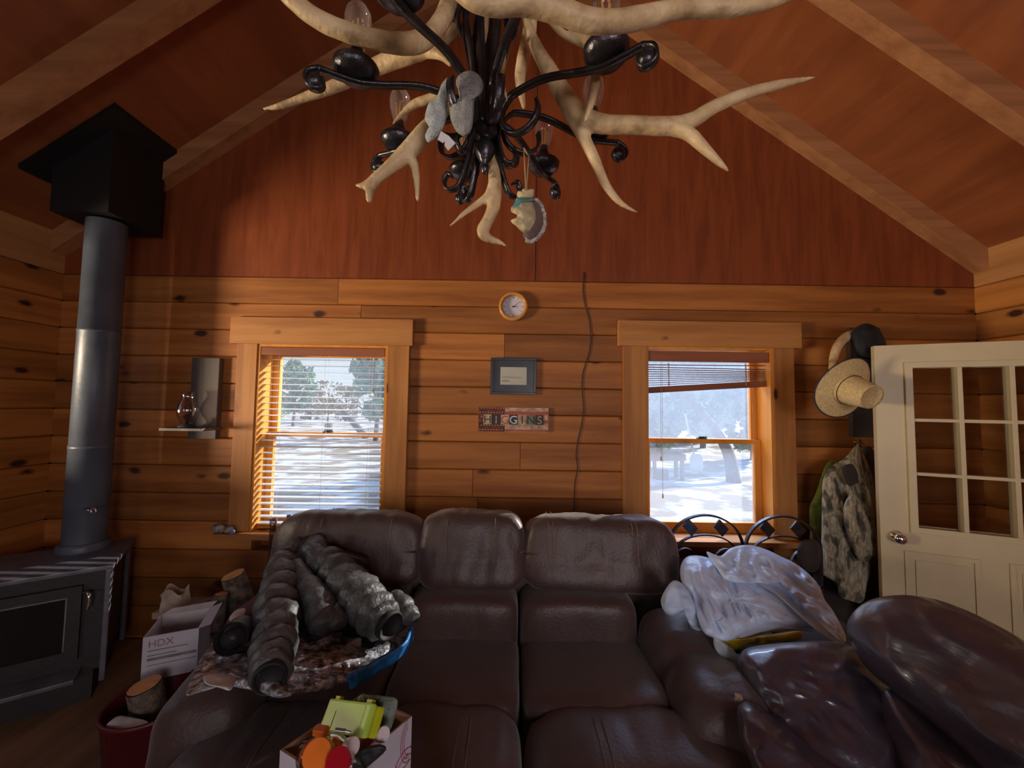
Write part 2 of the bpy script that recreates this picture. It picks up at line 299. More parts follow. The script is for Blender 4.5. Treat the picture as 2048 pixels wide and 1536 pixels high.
M_ = dict(
 plank=wood('pine_planks', (.47, .175, .042), (.28, .092, .020), 'X', knots=True, island=True),
 plankY=wood('pine_planks_side', (.56, .22, .05), (.34, .12, .026), 'Y', knots=True, island=True),
 ply=wood('stained_plywood', (.25, .060, .018), (.185, .041, .012), 'Z', grain=16, stretch=9, figure=.5, rough=.5),
 plyc=wood('ceiling_plywood', (.32, .10, .034), (.24, .070, .025), 'Y', grain=5, stretch=5, figure=.6, rough=.5),
 casing=wood('casing_pine', (.50, .22, .060), (.34, .13, .035), 'Z', knots=True, island=True, vary=.15),
 casingX=wood('head_casing_pine', (.50, .22, .065), (.34, .13, .038), 'X', knots=True, island=True, vary=.15),
 sash=wood('sash_pine', (.72, .30, .05), (.58, .22, .035), 'Z', rough=.35),
 beam=wood('beam_wood', (.46, .21, .09), (.32, .135, .055), 'X', grain=10),
 plate=wood('plate_wood', (.55, .27, .10), (.40, .18, .06), 'Y', grain=10),
 slat=mat('blind_slats', (.80, .78, .76), .45, .05),  # wood slats coloured white to stand for daylight shining through
 val=wood('blind_valance', (.30, .10, .05), (.18, .06, .03), 'X'),
 floor=wood('floor_boards', (.26, .15, .08), (.16, .09, .05), 'Y', island=True, vary=.2),
 leather=mat('brown_suede_leather', (.084, .048, .042), .45, .18, 3, .22, 70, spec=.5, sheen=.25),
 leather2=mat('dark_glossy_leather', (.050, .040, .062), .33, .1, 5, .75, 10, (1, .5, 1.7), spec=1.0, coat=.4),
 stitch=mat('stitching_thread', (.30, .20, .15), .8),
 iron=mat('black_iron', (.085, .08, .09), .30, .2, 30, .2, 90, metal=.8),
 stove=mat('stove_steel', (.17, .17, .20), .42, .15, 12, .15, 60, metal=.4),
 stovd=mat('stove_cast', (.028, .024, .026), .55, .1, 12, .15, 60),
 pipe=mat('stove_pipe_paint', (.085, .10, .13), .42, .15, 6, .1, 40),
 black=mat('matt_black', (.006, .005, .006), .7),
 chrome=mat('polished_metal', (.8, .8, .82), .15, .02, metal=1),
 antler=ramp_mat('antler_bone', [(.28, (.30, .19, .09)), (.44, (.62, .43, .22)), (.7, (.84, .64, .36))], 14, .5, 7, .45, 45, (1, 1, 1)),
 glass=glassmat('window_glass'), dust_glare=glassmat('dust_glare_window_glass', veil=.085), glass1=glassmat('hazy_window_glass', veil=.04), picglass=glassmat('picture_glass', refl=.0), clear=glassmat('clear_glass', (.88, .82, .84), .10, rim=True), bulbglass=glassmat('bulb_glass', (.90, .82, .80), .10, veil=.16, rim=True),
 doorglass=glassmat('door_glass', (.9, .92, .92), .05),
 filament=mat('bulb_filament', (1.0, .62, .18), .4, .05),
 door=mat('cream_door_paint', (.62, .51, .30), .42, .04, 6),
 white=mat('white_paper', (.75, .73, .72), .7, .05),
 bag=mat('white_plastic_bag', (.62, .74, .95), .34, .05, 8, .8, 22, sss=.0), 
 cloth=mat('white_cotton', (.55, .66, .86), .9, .08, 10, .2, 80),
 sheer=sheer('sheer_plastic', (.62, .68, .74), .55), yellow=mat('yellow_plastic', (.72, .55, .02), .35, .25, 12, .5, 30),
 camo=ramp_mat('camouflage_fabric', [(.36, (.04, .04, .035)), (.44, (.14, .12, .08)), (.50, (.40, .34, .22)), (.56, (.20, .19, .12)), (.68, (.48, .43, .32))], 17, .9, 8, .3, 60, (1, 1, .5)),
 olive=mat('olive_fabric', (.20, .25, .04), .9, .25, 12, .4, 40),
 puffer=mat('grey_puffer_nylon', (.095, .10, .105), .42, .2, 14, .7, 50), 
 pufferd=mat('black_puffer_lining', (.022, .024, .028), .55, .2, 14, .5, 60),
 maroon=mat('maroon_fabric', (.12, .03, .045), .8), lining=mat('white_lining', (.62, .64, .60), .7),
 silver=ramp_mat('crumpled_silver_camo', [(.38, (.07, .06, .06)), (.48, (.25, .25, .27)), (.58, (.58, .62, .70))], 34, .3, 8, 1.0, 50, metal=.3),
 blue=mat('blue_binding', (.03, .22, .62), .3, .25, 20, .6, 50),
 darkcloth=mat('dark_brown_cloth', (.045, .032, .026), .9, .2, 10, .4, 40),
 straw=mat('woven_straw', (.76, .56, .26), .7, .12, 90, .5, 160), hatband=mat('navy_cord', (.02, .02, .05), .7),
 blackfelt=mat('black_felt', (.018, .022, .024), .8, .3, 12, .3, 60), 
 greywood=wood('weathered_wood', (.14, .11, .09), (.06, .045, .04), 'Z'), bark=ramp_mat('juniper_bark', [(.35, (.06, .045, .035)), (.65, (.20, .15, .11))], 30, .95, 6, .8, 60),
 cutwood=mat('fresh_cut_wood', (.62, .30, .11), .7, .12, 30), cutwood2=mat('dull_cut_wood', (.40, .20, .06), .8, .15, 30),
 board=wood('rough_board', (.34, .25, .18), (.22, .15, .1), 'X'),
 kraft=mat('kraft_cardboard', (.30, .17, .09), .8, .06), carton=mat('white_carton', (.50, .48, .56), .6, .03), carton2=mat('grey_carton', (.48, .45, .46), .7, .05),
 red=mat('red_plastic', (.10, .008, .012), .4, .1), redcap=mat('red_cap', (.55, .01, .03), .35, .1), orange=mat('orange_cap', (.90, .22, .02), .4, .08), whitecap=mat('white_cap', (.72, .68, .72), .35, .03),
 redline=mat('red_print', (.35, .03, .06), .6), lime=mat('lime_plastic', (.46, .68, .10), .35, .03), limed=mat('lime_plastic_base', (.50, .56, .02), .4, .03),
 drink=mat('orange_drink', (.85, .20, .03), .2, .1), pet=glassmat('clear_bottle_plastic', (.95, .88, .86), .08, rim=True), steelgrey=mat('grey_metal_tool', (.35, .37, .40), .3, .1, metal=.8),
 sage=mat('sage_towel', (.22, .28, .23), .95, .25, 30, .8, 150), plush=mat('grey_plush', (.40, .40, .38), 1, .15, 60, 1.0, 160), plushl=mat('light_plush', (.52, .56, .55), 1, .1, 60, .9, 160),
 cream=mat('cream_ceramic', (.66, .54, .30), .7, .25, 22, .5, 60), fur=mat('white_fur_edge', (.72, .66, .58), 1, .3, 80, 1, 200), tailc=mat('brown_tail', (.16, .10, .09), .9), teal=mat('teal_scarf', (.10, .28, .28), .8),
 twine=mat('twine', (.45, .30, .16), .9), clockwood=mat('clock_wood', (.62, .27, .06), .35, .12, 12, stretch=(1, 1, 6)), face=mat('clock_face', (.62, .60, .66), .5, .02),
 ink=mat('black_ink', (.02, .02, .025), .5), navy=mat('navy_frame', (.025, .03, .045), .35, .1), paper=mat('pale_paper', (.50, .50, .44), .8, .03), pencil=mat('pencil_grey', (.22, .22, .20), .9),
 brick=mat('sign_maroon', (.16, .035, .02), .7, .3), signcream=mat('sign_cream', (.62, .42, .28), .7, .25, 30), signred=mat('sign_red', (.42, .10, .07), .7, .15), signblack=mat('sign_black', (.03, .03, .035), .6), 
 wire=mat('brown_cable', (.05, .02, .01), .6), rock=ramp_mat('rock', [(.4, (.10, .06, .05)), (.6, (.36, .30, .26))], 30, .8), bluish=mat('blue_glass_bead', (.15, .2, .35), .3),
 snow=ramp_mat('patchy_snow', [(.44, (.34, .27, .20)), (.53, (.76, .78, .84)), (.7, (.90, .90, .94))], 1.1, .9, 8, .4, 3),
 foliage=ramp_mat('juniper_foliage', [(.35, (.10, .20, .15)), (.65, (.30, .45, .28))], 1.6, .9, 3, 0), foliage2=ramp_mat('dry_brush', [(.35, (.26, .19, .11)), (.65, (.42, .34, .2))], 1.6, .9, 3, 0),
 trunk=mat('grey_trunk', (.16, .13, .11), .9, .2, 8),
 bluewhite=mat('white_outdoor_plastic', (.7, .82, .9), .5, .03), outwood=mat('outdoor_wood', (.22, .16, .12), .9, .15), ash=mat('ash_glass', (.012, .01, .01), .12, .05),
)
# streaked antlers run along their length; fine as noise
# ================================================================== ROOM
WY = 2.70; XL, XR = -3.16, 3.24; X0 = .02; YF = -2.6
HC = 1.6 + 3.405; SL = .71
def ceil_z(x): return HC - SL * abs(x - X0)
PITCHZ = .1886; ZTOP = 2.473
def board_wall(name, mapf, u0, u1, openings, mat_, ztop=ZTOP, zbot=0.0, seed=1, joints=1):
    rnd = random.Random(seed); mb = MB(); z = ztop; t = .11; c = .007
    while z > zbot + .01:
        zb = max(z - PITCHZ, zbot)
        segs = [(u0, u1)]
        for (a, b, q0, q1) in openings:
            ns = []
            for (s, e) in segs:
                if q0 < z - .002 and q1 > zb + .002 and a < e and b > s:
                    if a - s > .01: ns.append((s, a))
                    if e - b > .01: ns.append((b, e))
                else: ns.append((s, e))
            segs = ns
        out = []
        for (s, e) in segs:
            if e - s > 1.6 and rnd.random() < .55 * joints:
                m = s + (e - s) * rnd.uniform(.25, .75); out += [(s, m - .0015), (m + .0015, e)]
            else: out.append((s, e))
        for (s, e) in out:
            # clip top/bottom against openings that cut a course part way
            zz0, zz1 = zb + .0015, z - .0015
            prof = [(t, zz0), (c, zz0), (0, zz0 + c), (0, zz1 - c), (c, zz1), (t, zz1)]
            vs = [mapf(u, w_, q) for u in (s, e) for (w_, q) in prof]
            fs = [(i, (i + 1) % 6, 6 + (i + 1) % 6, 6 + i) for i in range(6)] + [tuple(range(6))[::-1], tuple(range(6, 12))]
            mb.add(vs, fs)
        z -= PITCHZ
    o = mb.build(name, mat_); o['kind'] = 'structure'; return o
# window geometry (opening in the wall)
def xz(px, py, Y): p = P(px, py, Y); return p.x, p.z
W1 = (xz(509, 800, 2.66)[0], xz(772, 800, 2.66)[0], xz(640, 1066, 2.66)[1], xz(640, 689, 2.66)[1])
W2 = (xz(1293, 800, 2.66)[0], xz(1549, 800, 2.66)[0], xz(1420, 1078, 2.66)[1], xz(1420, 694, 2.66)[1])
LW = (.40, 1.95, 1.20, 2.30)       # unseen left window set by cast shadows; opening widened to light the right ceiling
board_wall('wall_back', lambda u, w_, z: (u, WY + w_, z), XL, XR, [(W1[0], W1[1], W1[2], W1[3]), (W2[0], W2[1], W2[2], W2[3])], M_['plank'], seed=4)
board_wall('wall_left', lambda u, w_, z: (XL - w_, u, z), YF, WY, [LW], M_['plankY'], seed=9)
board_wall('wall_right', lambda u, w_, z: (XR + w_, u, z), YF, WY, [], M_['plankY'], seed=3)
FW = [(-2.1, -.9, .95, 2.15), (.6, 1.8, .95, 2.15)]  # unseen front openings, added for the fill lamps
board_wall('wall_front', lambda u, w_, z: (u, YF - w_, z), XL, XR, FW, M_['plank'], seed=5)
# backing sheets outside the boards, so that no joint leaks daylight
def sheet_with_holes(name, mapf, u0, u1, z0, z1, holes, m, th=.05):
    us = sorted({u0, u1, *[h[0] for h in holes], *[h[1] for h in holes]}); zs = sorted({z0, z1, *[h[2] for h in holes], *[h[3] for h in holes]}); mb = MB()
    for a, b in zip(us, us[1:]):
        for c, d in zip(zs, zs[1:]):
            if any(h[0] < (a + b) / 2 < h[1] and h[2] < (c + d) / 2 < h[3] for h in holes): continue
            vs = [mapf(u, w_, z) for w_ in (0, th) for (u, z) in ((a, c), (b, c), (b, d), (a, d))]
            mb.add(vs, [(0, 1, 2, 3), (4, 7, 6, 5), (0, 4, 5, 1), (1, 5, 6, 2), (2, 6, 7, 3), (3, 7, 4, 0)])
    o = mb.build(name, m); o['kind'] = 'structure'; return o
sheet_with_holes('wall_back_sheathing', lambda u, w_, z: (u, WY + .11 + w_, z), XL - .15, XR + .15, -.2, ZTOP + .03, [W1, W2], M_['ply'], .09)
sheet_with_holes('wall_left_sheathing', lambda u, w_, z: (XL - .11 - w_, u, z), YF - .2, WY + .2, -.2, 2.9, [LW], M_['ply'])
sheet_with_holes('wall_right_sheathing', lambda u, w_, z: (XR + .11 + w_, u, z), YF - .2, WY + .2, -.2, 2.9, [], M_['ply'])
sheet_with_holes('wall_front_sheathing', lambda u, w_, z: (u, YF - .11 - w_, z), XL - .15, XR + .15, -.2, ZTOP + .03, FW, M_['ply'])
def gable(name, y0, y1):
    z0 = ZTOP; ex = (HC - z0) / SL
    mb = MB(); pts = [(XL - .05, z0), (XR + .05, z0), (XR + .05, ceil_z(XR) + .02), (X0, HC + .05), (XL - .05, ceil_z(XL) + .02)]
    vs = [(x, y, z) for y in (y0, y1) for x, z in pts]
    mb.add(vs, [(0, 1, 2, 3, 4), (9, 8, 7, 6, 5)] + [(i, 5 + i, 5 + (i + 1) % 5, (i + 1) % 5) for i in range(5)])
    o = mb.build(name, M_['ply']); o['kind'] = 'structure'; return o
gable('wall_back_gable', WY, WY + .10); gable('wall_front_gable', YF - .1, YF)
# batten strip in the gable plywood seam
sx = P(1071, 500, WY).x
o = box((sx - .002, WY - .002, ZTOP), (sx + .002, WY + .002, 4.4)).build('trim_1', M_['black']); o['kind'] = 'structure'
def slope_box(name, m, xa, xb, y0, y1, top, bot, side):
    """prism following the roof slope between |x| xa..xb, thickness from ceiling surface: top (up) to bot (down)"""
    mb = MB(); vs = []
    for y in (y0, y1):
        for x, d in ((xa, bot), (xb, bot), (xb, top), (xa, top)):
            vs.append((x, y, ceil_z(x) + d))
    mb.add(vs, [(0, 1, 2, 3), (7, 6, 5, 4), (0, 4, 5, 1), (1, 5, 6, 2), (2, 6, 7, 3), (3, 7, 4, 0)])
    o = mb.build(name, m); o['kind'] = 'structure'; return o
slope_box('ceiling', M_['plyc'], XL - .2, X0, YF - .1, WY + .1, .06, 0, -1)
slope_box('ceiling', M_['plyc'], X0, XR + .2, YF - .1, WY + .1, .06, 0, 1)
n = 2
for y0 in (2.61, 1.872, 1.13, .40, -.33, -1.06, -1.8, -2.55):
    for xa, xb in ((XL, X0), (X0, XR)):
        slope_box('trim_%d' % n, M_['beam'], xa, xb, y0, y0 + .092, 0, -.15, 1); n += 1
for (xa, xb) in ((XL - .11, XL + .0), (XR - .0, XR + .11)):   # wall plates above the log courses
    s = -1 if xa < 0 else 1; inner = XL if s < 0 else XR
    o = box((min(inner, inner + s * .1), YF, ZTOP), (max(inner, inner + s * .1), WY, ceil_z(inner) + .04)).build('trim_%d' % n, M_['plate']); o['kind'] = 'structure'; n += 1
# ridge beam
o = box((X0 - .05, YF, HC - .26), (X0 + .05, WY, HC - .02)).build('trim_%d' % n, M_['beam']); o['kind'] = 'structure'; n += 1
mb = MB(); yy = XL
while yy < XR:
    mb.box((yy + .001, YF, -.02), (min(yy + .13, XR) - .001, WY, 0)); yy += .13
o = mb.build('floor', M_['floor']); o['kind'] = 'structure'
o = box((XL - .2, YF - .1, -.12), (XR + .2, WY + .1, -.022)).build('floor_base', M_['floor']); o['kind'] = 'structure'
# ------------------------------------------------------------------ windows
def window(idx, W, zrail, heads, casl, casr, side, sillx, zs):
    x0, x1, z0, z1 = W
    t = thing('window_%d' % idx, ((x0 + x1) / 2, WY, z0), kind='structure')
    yc0, yc1 = WY - .038, WY - .001
    # side casings, head casing, sill
    box((casl, yc0, z0), (x0, yc1, z1), ch=.003).build('casing', M_['casing'], t)
    box((x1, yc0, z0), (casr, yc1, z1), ch=.003).build('casing', M_['casing'], t)
    box((heads[0], yc0 - .006, z1), (heads[1], yc1, heads[2]), ch=.004).build('head_casing', M_['casingX'], t)
    box((sillx[0], WY - .10, z0 - .035), (sillx[1], WY + .17, z0), ch=.004).build('window_sill', M_['casingX'], t)
    # jamb liner
    j = MB(); jt = .018
    j.box((x0 + .0005, WY - .03, z0), (x0 + jt, WY + .19, z1)); j.box((x1 - jt, WY - .03, z0), (x1 - .0005, WY + .19, z1)); j.box((x0 + jt, WY - .03, z1 - jt), (x1 - jt, WY + .19, z1 - .0005))
    j.build('jamb', M_['sash'], t)
    def sash(y0, y1, za, zb, nm, rt):
        s = MB(); w_ = .045; a, b = x0 + jt + .002, x1 - jt - .002
        s.box((a, y0, za), (a + w_, y1, zb)); s.box((b - w_, y0, za), (b, y1, zb))
        s.box((a + w_, y0, za), (b - w_, y1, za + rt[0])); s.box((a + w_, y0, zb - rt[1]), (b - w_, y1, zb))
        so = s.build('sash', M_['sash'], t)
        p = MB(); p.box((a + w_ - .004, (y0 + y1) / 2 - .002, za + rt[0] - .004), (b - w_ + .004, (y0 + y1) / 2 + .002, zb - rt[1] + .004))
        p.build('pane', M_['glass1'] if idx == 1 else M_['dust_glare'], so)
    sash(WY + .085, WY + .12, z0 + .001, zrail + .016, 'lower', (.07, .032))
    sash(WY + .125, WY + .16, zrail - .016, z1 - jt - .001, 'upper', (.03, .05))
    xm = (x0 + x1) / 2
    l = MB(); l.box((xm - .03, WY + .075, zrail + .016), (xm + .03, WY + .11, zrail + .024)); l.tube([(xm - .02, WY + .09, zrail + .028), (xm + .035, WY + .085, zrail + .03)], .005); l.build('sash_lock', M_['iron'], t)
    return t
zr1 = P(640, 869, WY + .10).z; zr2 = P(1400, 882, WY + .10).z
h1 = (P(461, 660, 2.66).x, P(826, 660, 2.66).x, P(640, 636, 2.66).z)
h2 = (P(1237, 665, 2.66).x, P(1603, 665, 2.66).x, P(1420, 643, 2.66).z)
window(1, W1, zr1, h1, P(466, 850, 2.66).x, P(814, 850, 2.66).x, 1, (P(428, 1070, 2.62).x, P(850, 1070, 2.62).x), 0)
window(2, W2, zr2, h2, P(1247, 850, 2.66).x, P(1592, 850, 2.66).x, 1, (P(1215, 1080, 2.62).x, P(1625, 1080, 2.62).x), 0)
# unseen windows: left one set by cast shadows, front pair added for fill light
def plain_window(idx, a, b, axis):
    if axis == 'L':
        y0, y1, z0, z1 = LW; t = thing('window_%d' % idx, (XL, (y0 + y1) / 2, z0), kind='structure'); f = MB()
        f.box((XL - .02, y0 - .1, z1), (XL + .03, y1 + .1, z1 + .12)); f.box((XL - .02, y0 - .1, z0 - .06), (XL + .04, y1 + .1, z0)); f.box((XL + .0005, y0 - .1, z0), (XL + .03, y0, z1)); f.box((XL + .0005, y1, z0), (XL + .03, y1 + .1, z1)); f.build('casing', M_['casing'], t)
    else:
        x0, x1, z0, z1 = a; t = thing('window_%d' % idx, ((x0 + x1) / 2, YF, z0), kind='structure'); f = MB()
        f.box((x0 - .1, YF - .01, z1), (x1 + .1, YF + .04, z1 + .12)); f.box((x0 - .1, YF - .01, z0 - .06), (x1 + .1, YF + .05, z0)); f.box((x0 - .1, YF + .0005, z0), (x0, YF + .04, z1)); f.box((x1, YF + .0005, z0), (x1 + .1, YF + .04, z1)); f.box(((x0 + x1) / 2 - .02, YF - .08, z0), ((x0 + x1) / 2 + .02, YF - .04, z1)); f.build('casing', M_['casing'], t)
plain_window(3, None, None, 'L'); plain_window(4, FW[0], None, 'F'); plain_window(5, FW[1], None, 'F')
# ------------------------------------------------------------------ blinds
x0, x1, z0, z1 = W1
t = thing('window_blind', ((x0 + x1) / 2, WY + .03, z1 - .06), 'lowered horizontal slat blind covering the left window', 'blind')
a, b = x0 + .022, x1 - .022; yb = WY + .035
box((x0 + .0215, WY - .028, z1 - .075), (b, WY + .0, z1 - .02), ch=.004).build('valance', M_['val'], t)
mb = MB(); zb = P(640, 1046, yb).z; zt = z1 - .10; ns = 27; tilt = R(6)
for i in range(ns):
    z = zt + (zb - zt) * i / (ns - 1); dy, dz = .023 * math.cos(tilt), .023 * math.sin(tilt)
    sag = .0
    vs = [(xx, yb + s * dy, z + s * dz + q) for xx in (a, b) for s, q in ((-1, 0), (0, .002), (1, 0), (1, -.0025), (0, -.0005), (-1, -.0025))]
    mb.add(vs, [(k, (k + 1) % 6, 6 + (k + 1) % 6, 6 + k) for k in range(6)] + [tuple(range(6))[::-1], tuple(range(6, 12))])
mb.build('slats', M_['slat'], t)
box((a, yb - .024, zb - .034), (b, yb + .024, zb - .022), ch=.003).build('bottom_rail', M_['sash'], t)
for f in (.12, .5, .87):
    for s in (-1, 1): MB().tube([(a + (b - a) * f, yb + s * .025, zt + .03), (a + (b - a) * f, yb + s * .025, zb - .03)], .0009, 5).build('ladder_cord', M_['slat'], t)
mb = MB(); xx = P(748, 700, WY - .01).x; ztas = P(748, 776, WY - .01).z
mb.tube([(xx, WY + .004, z1 - .09), (xx, WY + .004, ztas)], .0012, 5); mb.tube([(xx, WY + .004, ztas), (xx, WY + .004, ztas - .03)], [.003, .006], 8); mb.build('pull_cord', M_['twine'], t)
# right blind, pulled up and hanging crooked
x0, x1, z0, z1 = W2; a, b = x0 + .022, x1 - .022
t = thing('window_blind', ((x0 + x1) / 2, WY + .03, z1 - .06), 'raised slat blind bunched crookedly at the top of the right window', 'blind')
box((x0 + .003 + .0185, WY - .024, z1 - .10), (b, WY + .0, z1 - .03), ch=.004).build('valance', M_['val'], t)
mb = MB(); ns = 11
zl = P(1300, 775, yb).z; zr = P(1535, 762, yb).z; zlt = z1 - .12; zrt = z1 - .115
for i in range(ns):
    f = i / (ns - 1); za = zlt + (zl - zlt) * f; zc = zrt + (zr - zrt) * (f ** .6)
    vs = []
    for xx, z in ((a, za), (b, zc)):
        for s in (-1, 1): vs += [(xx, yb + s * .023, z), (xx, yb + s * .023, z - .003)]
    mb.add(vs, [(0, 2, 6, 4), (1, 5, 7, 3), (0, 4, 5, 1), (2, 3, 7, 6), (0, 1, 3, 2), (4, 6, 7, 5)])
mb.build('slats', M_['val'], t)
mb = MB(); vs = []
for xx, z in ((a, zl - .004), (b, zr - .004)):
    for s in (-1, 1): vs += [(xx, yb + s * .025, z), (xx, yb + s * .025, z - .038)]
mb.add(vs, [(0, 2, 6, 4), (1, 5, 7, 3), (0, 4, 5, 1), (2, 3, 7, 6), (0, 1, 3, 2), (4, 6, 7, 5)]); mb.build('bottom_rail', M_['val'], t)
for px in (1334, 1487):
    mb = MB(); xx = P(px, 740, yb).x
    for q in range(4): mb.tube([(xx + q * .004 - .006, yb - .027, z1 - .11), (xx + .004 * math.sin(q * 2.1), yb - .029, z1 - .17), (xx - q * .003 + .006, yb - .028, P(px, 772, yb).z)], .0014, 5)
    mb.build('ladder_cord', M_['twine'], t)
for px, ye in ((1322, 925), (1325, 1000)):
    mb = MB(); xx = P(px, 800, WY + .0).x; ze = P(px, ye - 12, WY).z
    mb.tube([(xx, WY + .004, z1 - .08), (xx, WY + .004, ze)], .0012, 5); mb.tube([(xx, WY + .004, ze), (xx, WY + .004, ze - .028)], [.0035, .006], 8)
    mb.build('pull_cord', M_['twine'], t)
mb = MB(); xx = P(1505, 800, WY + .02).x
mb.tube([(xx, WY + .02, z1 - .1), (xx + .003, WY + .02, 1.2), (xx + .0, WY + .03, .95), (xx + .04, WY + .03, z0 + .03)], .0012, 5); mb.build('loose_cord', M_['twine'], t)
# cable stapled to the wall
pts = [(1168, 545), (1166, 580), (1170, 610), (1178, 640), (1181, 665), (1180, 695), (1172, 725), (1165, 750), (1164, 780), (1167, 815), (1163, 850), (1156, 880), (1152, 910), (1155, 935), (1150, 965), (1148, 1000), (1146, 1060)]
mb = MB(); mb.tube([P(x, y, WY - .005) for x, y in catmull(pts, 5)], .0035, 6)
tag(mb.build('cable', M_['wire'], origin='base', smooth=True), 'thin dark cable hanging down the wall between clock and right window', 'cable')
# ------------------------------------------------------------------ open door (hinged at the right wall)
DA = P(1755, 900, 2.27); DA.z = 0
ang = math.atan2(-.37, .83); t = thing('door_1', (DA.x, DA.y, .02), kind='structure', rotz=ang)
zt = P(1765, 691, 2.25).z - .02; dw = .91; th = .044
gx0, gx1, gz0, gz1 = .155, .155 + .60, P(1832, 1060, 2.17).z - .02, P(1832, 733, 2.17).z - .02
mb = MB()
mb.box((0, 0, 0), (gx0, th, zt)); mb.box((gx1, 0, 0), (dw, th, zt)); mb.box((gx0, 0, 0), (gx1, th, gz0)); mb.box((gx0, 0, gz1), (gx1, th, zt))
mb.build('door_slab', M_['door'], t, local=True)
mb = MB()
for (pa, pb) in ((.10, .40), (.51, .81)):
    for (q0, q1) in ((.13, gz0 - .13),):
        for y0_, y1_ in ((-.008, 0),):
            mb.box((pa, y0_, q0), (pb, y1_, q0 + .02)); mb.box((pa, y0_, q1 - .02), (pb, y1_, q1)); mb.box((pa, y0_, q0 + .02), (pa + .02, y1_, q1 - .02)); mb.box((pb - .02, y0_, q0 + .02), (pb, y1_, q1 - .02))
            mb.box((pa + .045, -.006, q0 + .045), (pb - .045, .0, q1 - .045))
mb.build('raised_panels', M_['door'], t, local=True)
mb = MB(); fw = .028
for (y0_, y1_) in ((-.016, .0), (th, th + .012)):
    mb.box((gx0 - fw, y0_, gz0 - fw), (gx0 + .006, y1_, gz1 + fw), ch=.003); mb.box((gx1 - .006, y0_, gz0 - fw), (gx1 + fw, y1_, gz1 + fw), ch=.003)
    mb.box((gx0, y0_, gz0 - fw), (gx1, y1_, gz0 + .006), ch=.003); mb.box((gx0, y0_, gz1 - .006), (gx1, y1_, gz1 + fw), ch=.003)
mb.build('glazing_frame', M_['door'], t, local=True)
mb = MB()
for i in (1, 2):
    xx = gx0 + (gx1 - gx0) * i / 3; mb.box((xx - .010, -.010, gz0), (xx + .010, th, gz1), ch=.002)
    zz = gz0 + (gz1 - gz0) * i / 3; mb.box((gx0, -.008, zz - .009), (gx1, th - .002, zz + .009), ch=.002)
mb.build('muntins', M_['door'], t, local=True)
box((gx0, .018, gz0), (gx1, .024, gz1)).build('pane', M_['doorglass'], t, local=True)
mb = MB(); kz = P(1790, 1075, 2.22).z; kM = Matrix.Translation((.068, 0, kz - .02)) @ Matrix.Rotation(R(90), 4, 'X')
mb.lathe([(0, 0), (.032, 0), (.033, .004), (.014, .010), (.012, .03), (.024, .038), (.029, .05), (.027, .062), (.015, .07), (0, .072)], kM)
mb.build('door_knob', M_['chrome'], t, local=True, smooth=True)
mb = MB(); mb.box((dw - .01, -.006, .25), (dw + .012, .0, .35)); mb.box((dw - .01, -.006, 1.6), (dw + .012, .0, 1.7)); mb.build('hinge', M_['chrome'], t, local=True)
# ================================================================== SOFA
L_ = M_['leather']
def cushion(name, parent, x0, x1, y0, y1, z0, z1, k=4.5, amp=.006, seed=0, m=None, M=None, n=22, pinch=None, sub=2):
    c = Vector(((x0 + x1) / 2, (y0 + y1) / 2, (z0 + z1) / 2)); s = (x1 - x0, y1 - y0, z1 - z0)
    def fn(p, q):
        nn = q.normalized(); d = amp * nz(p, 7, seed) + amp * .55 * nz((p.x * 3, p.y, p.z * .8), 9, seed + 5)
        p = p + nn * d
        if pinch: p = pinch(p, q)
        return p
    o = MB().puff(c, s, k, M, fn, n).build(name, m or L_, parent, smooth=True)
    return o
def seam(parent, pts, name='stitching', m=None, r=.0017):
    return MB().tube(catmull([tuple(p) for p in pts], 4), r, 5).build(name, m or M_['stitch'], parent, smooth=True)
sofa = thing('reclining_sofa', (-.15, 1.8, 0), 'dark brown suede three seat reclining sofa below the two windows', 'sofa')
LEAN = Matrix.Rotation(R(-10), 4, 'X')
backs = [(-1.20, -.435, 1.035), (-.462, .078, 1.045), (.055, .85, 1.03)]
def crease_back(p, q):
    # soft vertical dimples at the seams and a slack bulge at the bottom
    return p
for i, (a, b, zt_) in enumerate(backs):
    hgt = zt_ - .67
    def fn(p, q, s=i):
        nn = q.normalized(); p = p + nn * (.010 * nz(p, 6, s) + .009 * nz((p.x * 3, p.y, p.z), 8, s + 4))
        if q.z > 0 and abs(q.x) > .55: p.z -= (abs(q.x) - .55) ** 2 * .10          # rounded shoulders
        if q.z < -.2: p.y -= (-q.z - .2) * .035                                   # the pad hangs over
        return p
    bk = MB().puff(((a + b) / 2, 2.07, .67 + hgt / 2), (b - a, .27, hgt), 4.6, LEAN, fn, 26).build('backrest', L_, sofa, smooth=True)
    wds = (b - a)
    for f in ((.28, .72) if wds < .6 else (.17, .20, .69, .72) if i == 2 else (.35, .8)):
        x = a + wds * f
        pts = []
        for q in range(9):
            z = .70 + hgt * .94 * q / 8
            zz = (z - .67 - hgt / 2); yy_ = 2.07 - .135 * max(0, 1 - abs(2 * zz / hgt) ** 4.6) ** (1 / 4.6) * .99
            v = LEAN @ Vector((0, yy_ - 2.07, zz)); pts.append((x, 2.07 + v.y - .002 - (.018 if q == 0 else 0), .67 + hgt / 2 + v.z))
        seam(bk, pts[1:])
lum = [(-.93, -.475), (-.475, .05), (.05, .60)]
for i, (a, b) in enumerate(lum):
    cushion('lumbar_pad', sofa, a + .003, b - .003, 1.80, 2.06, .40, .72, 5, .006, i + 20)
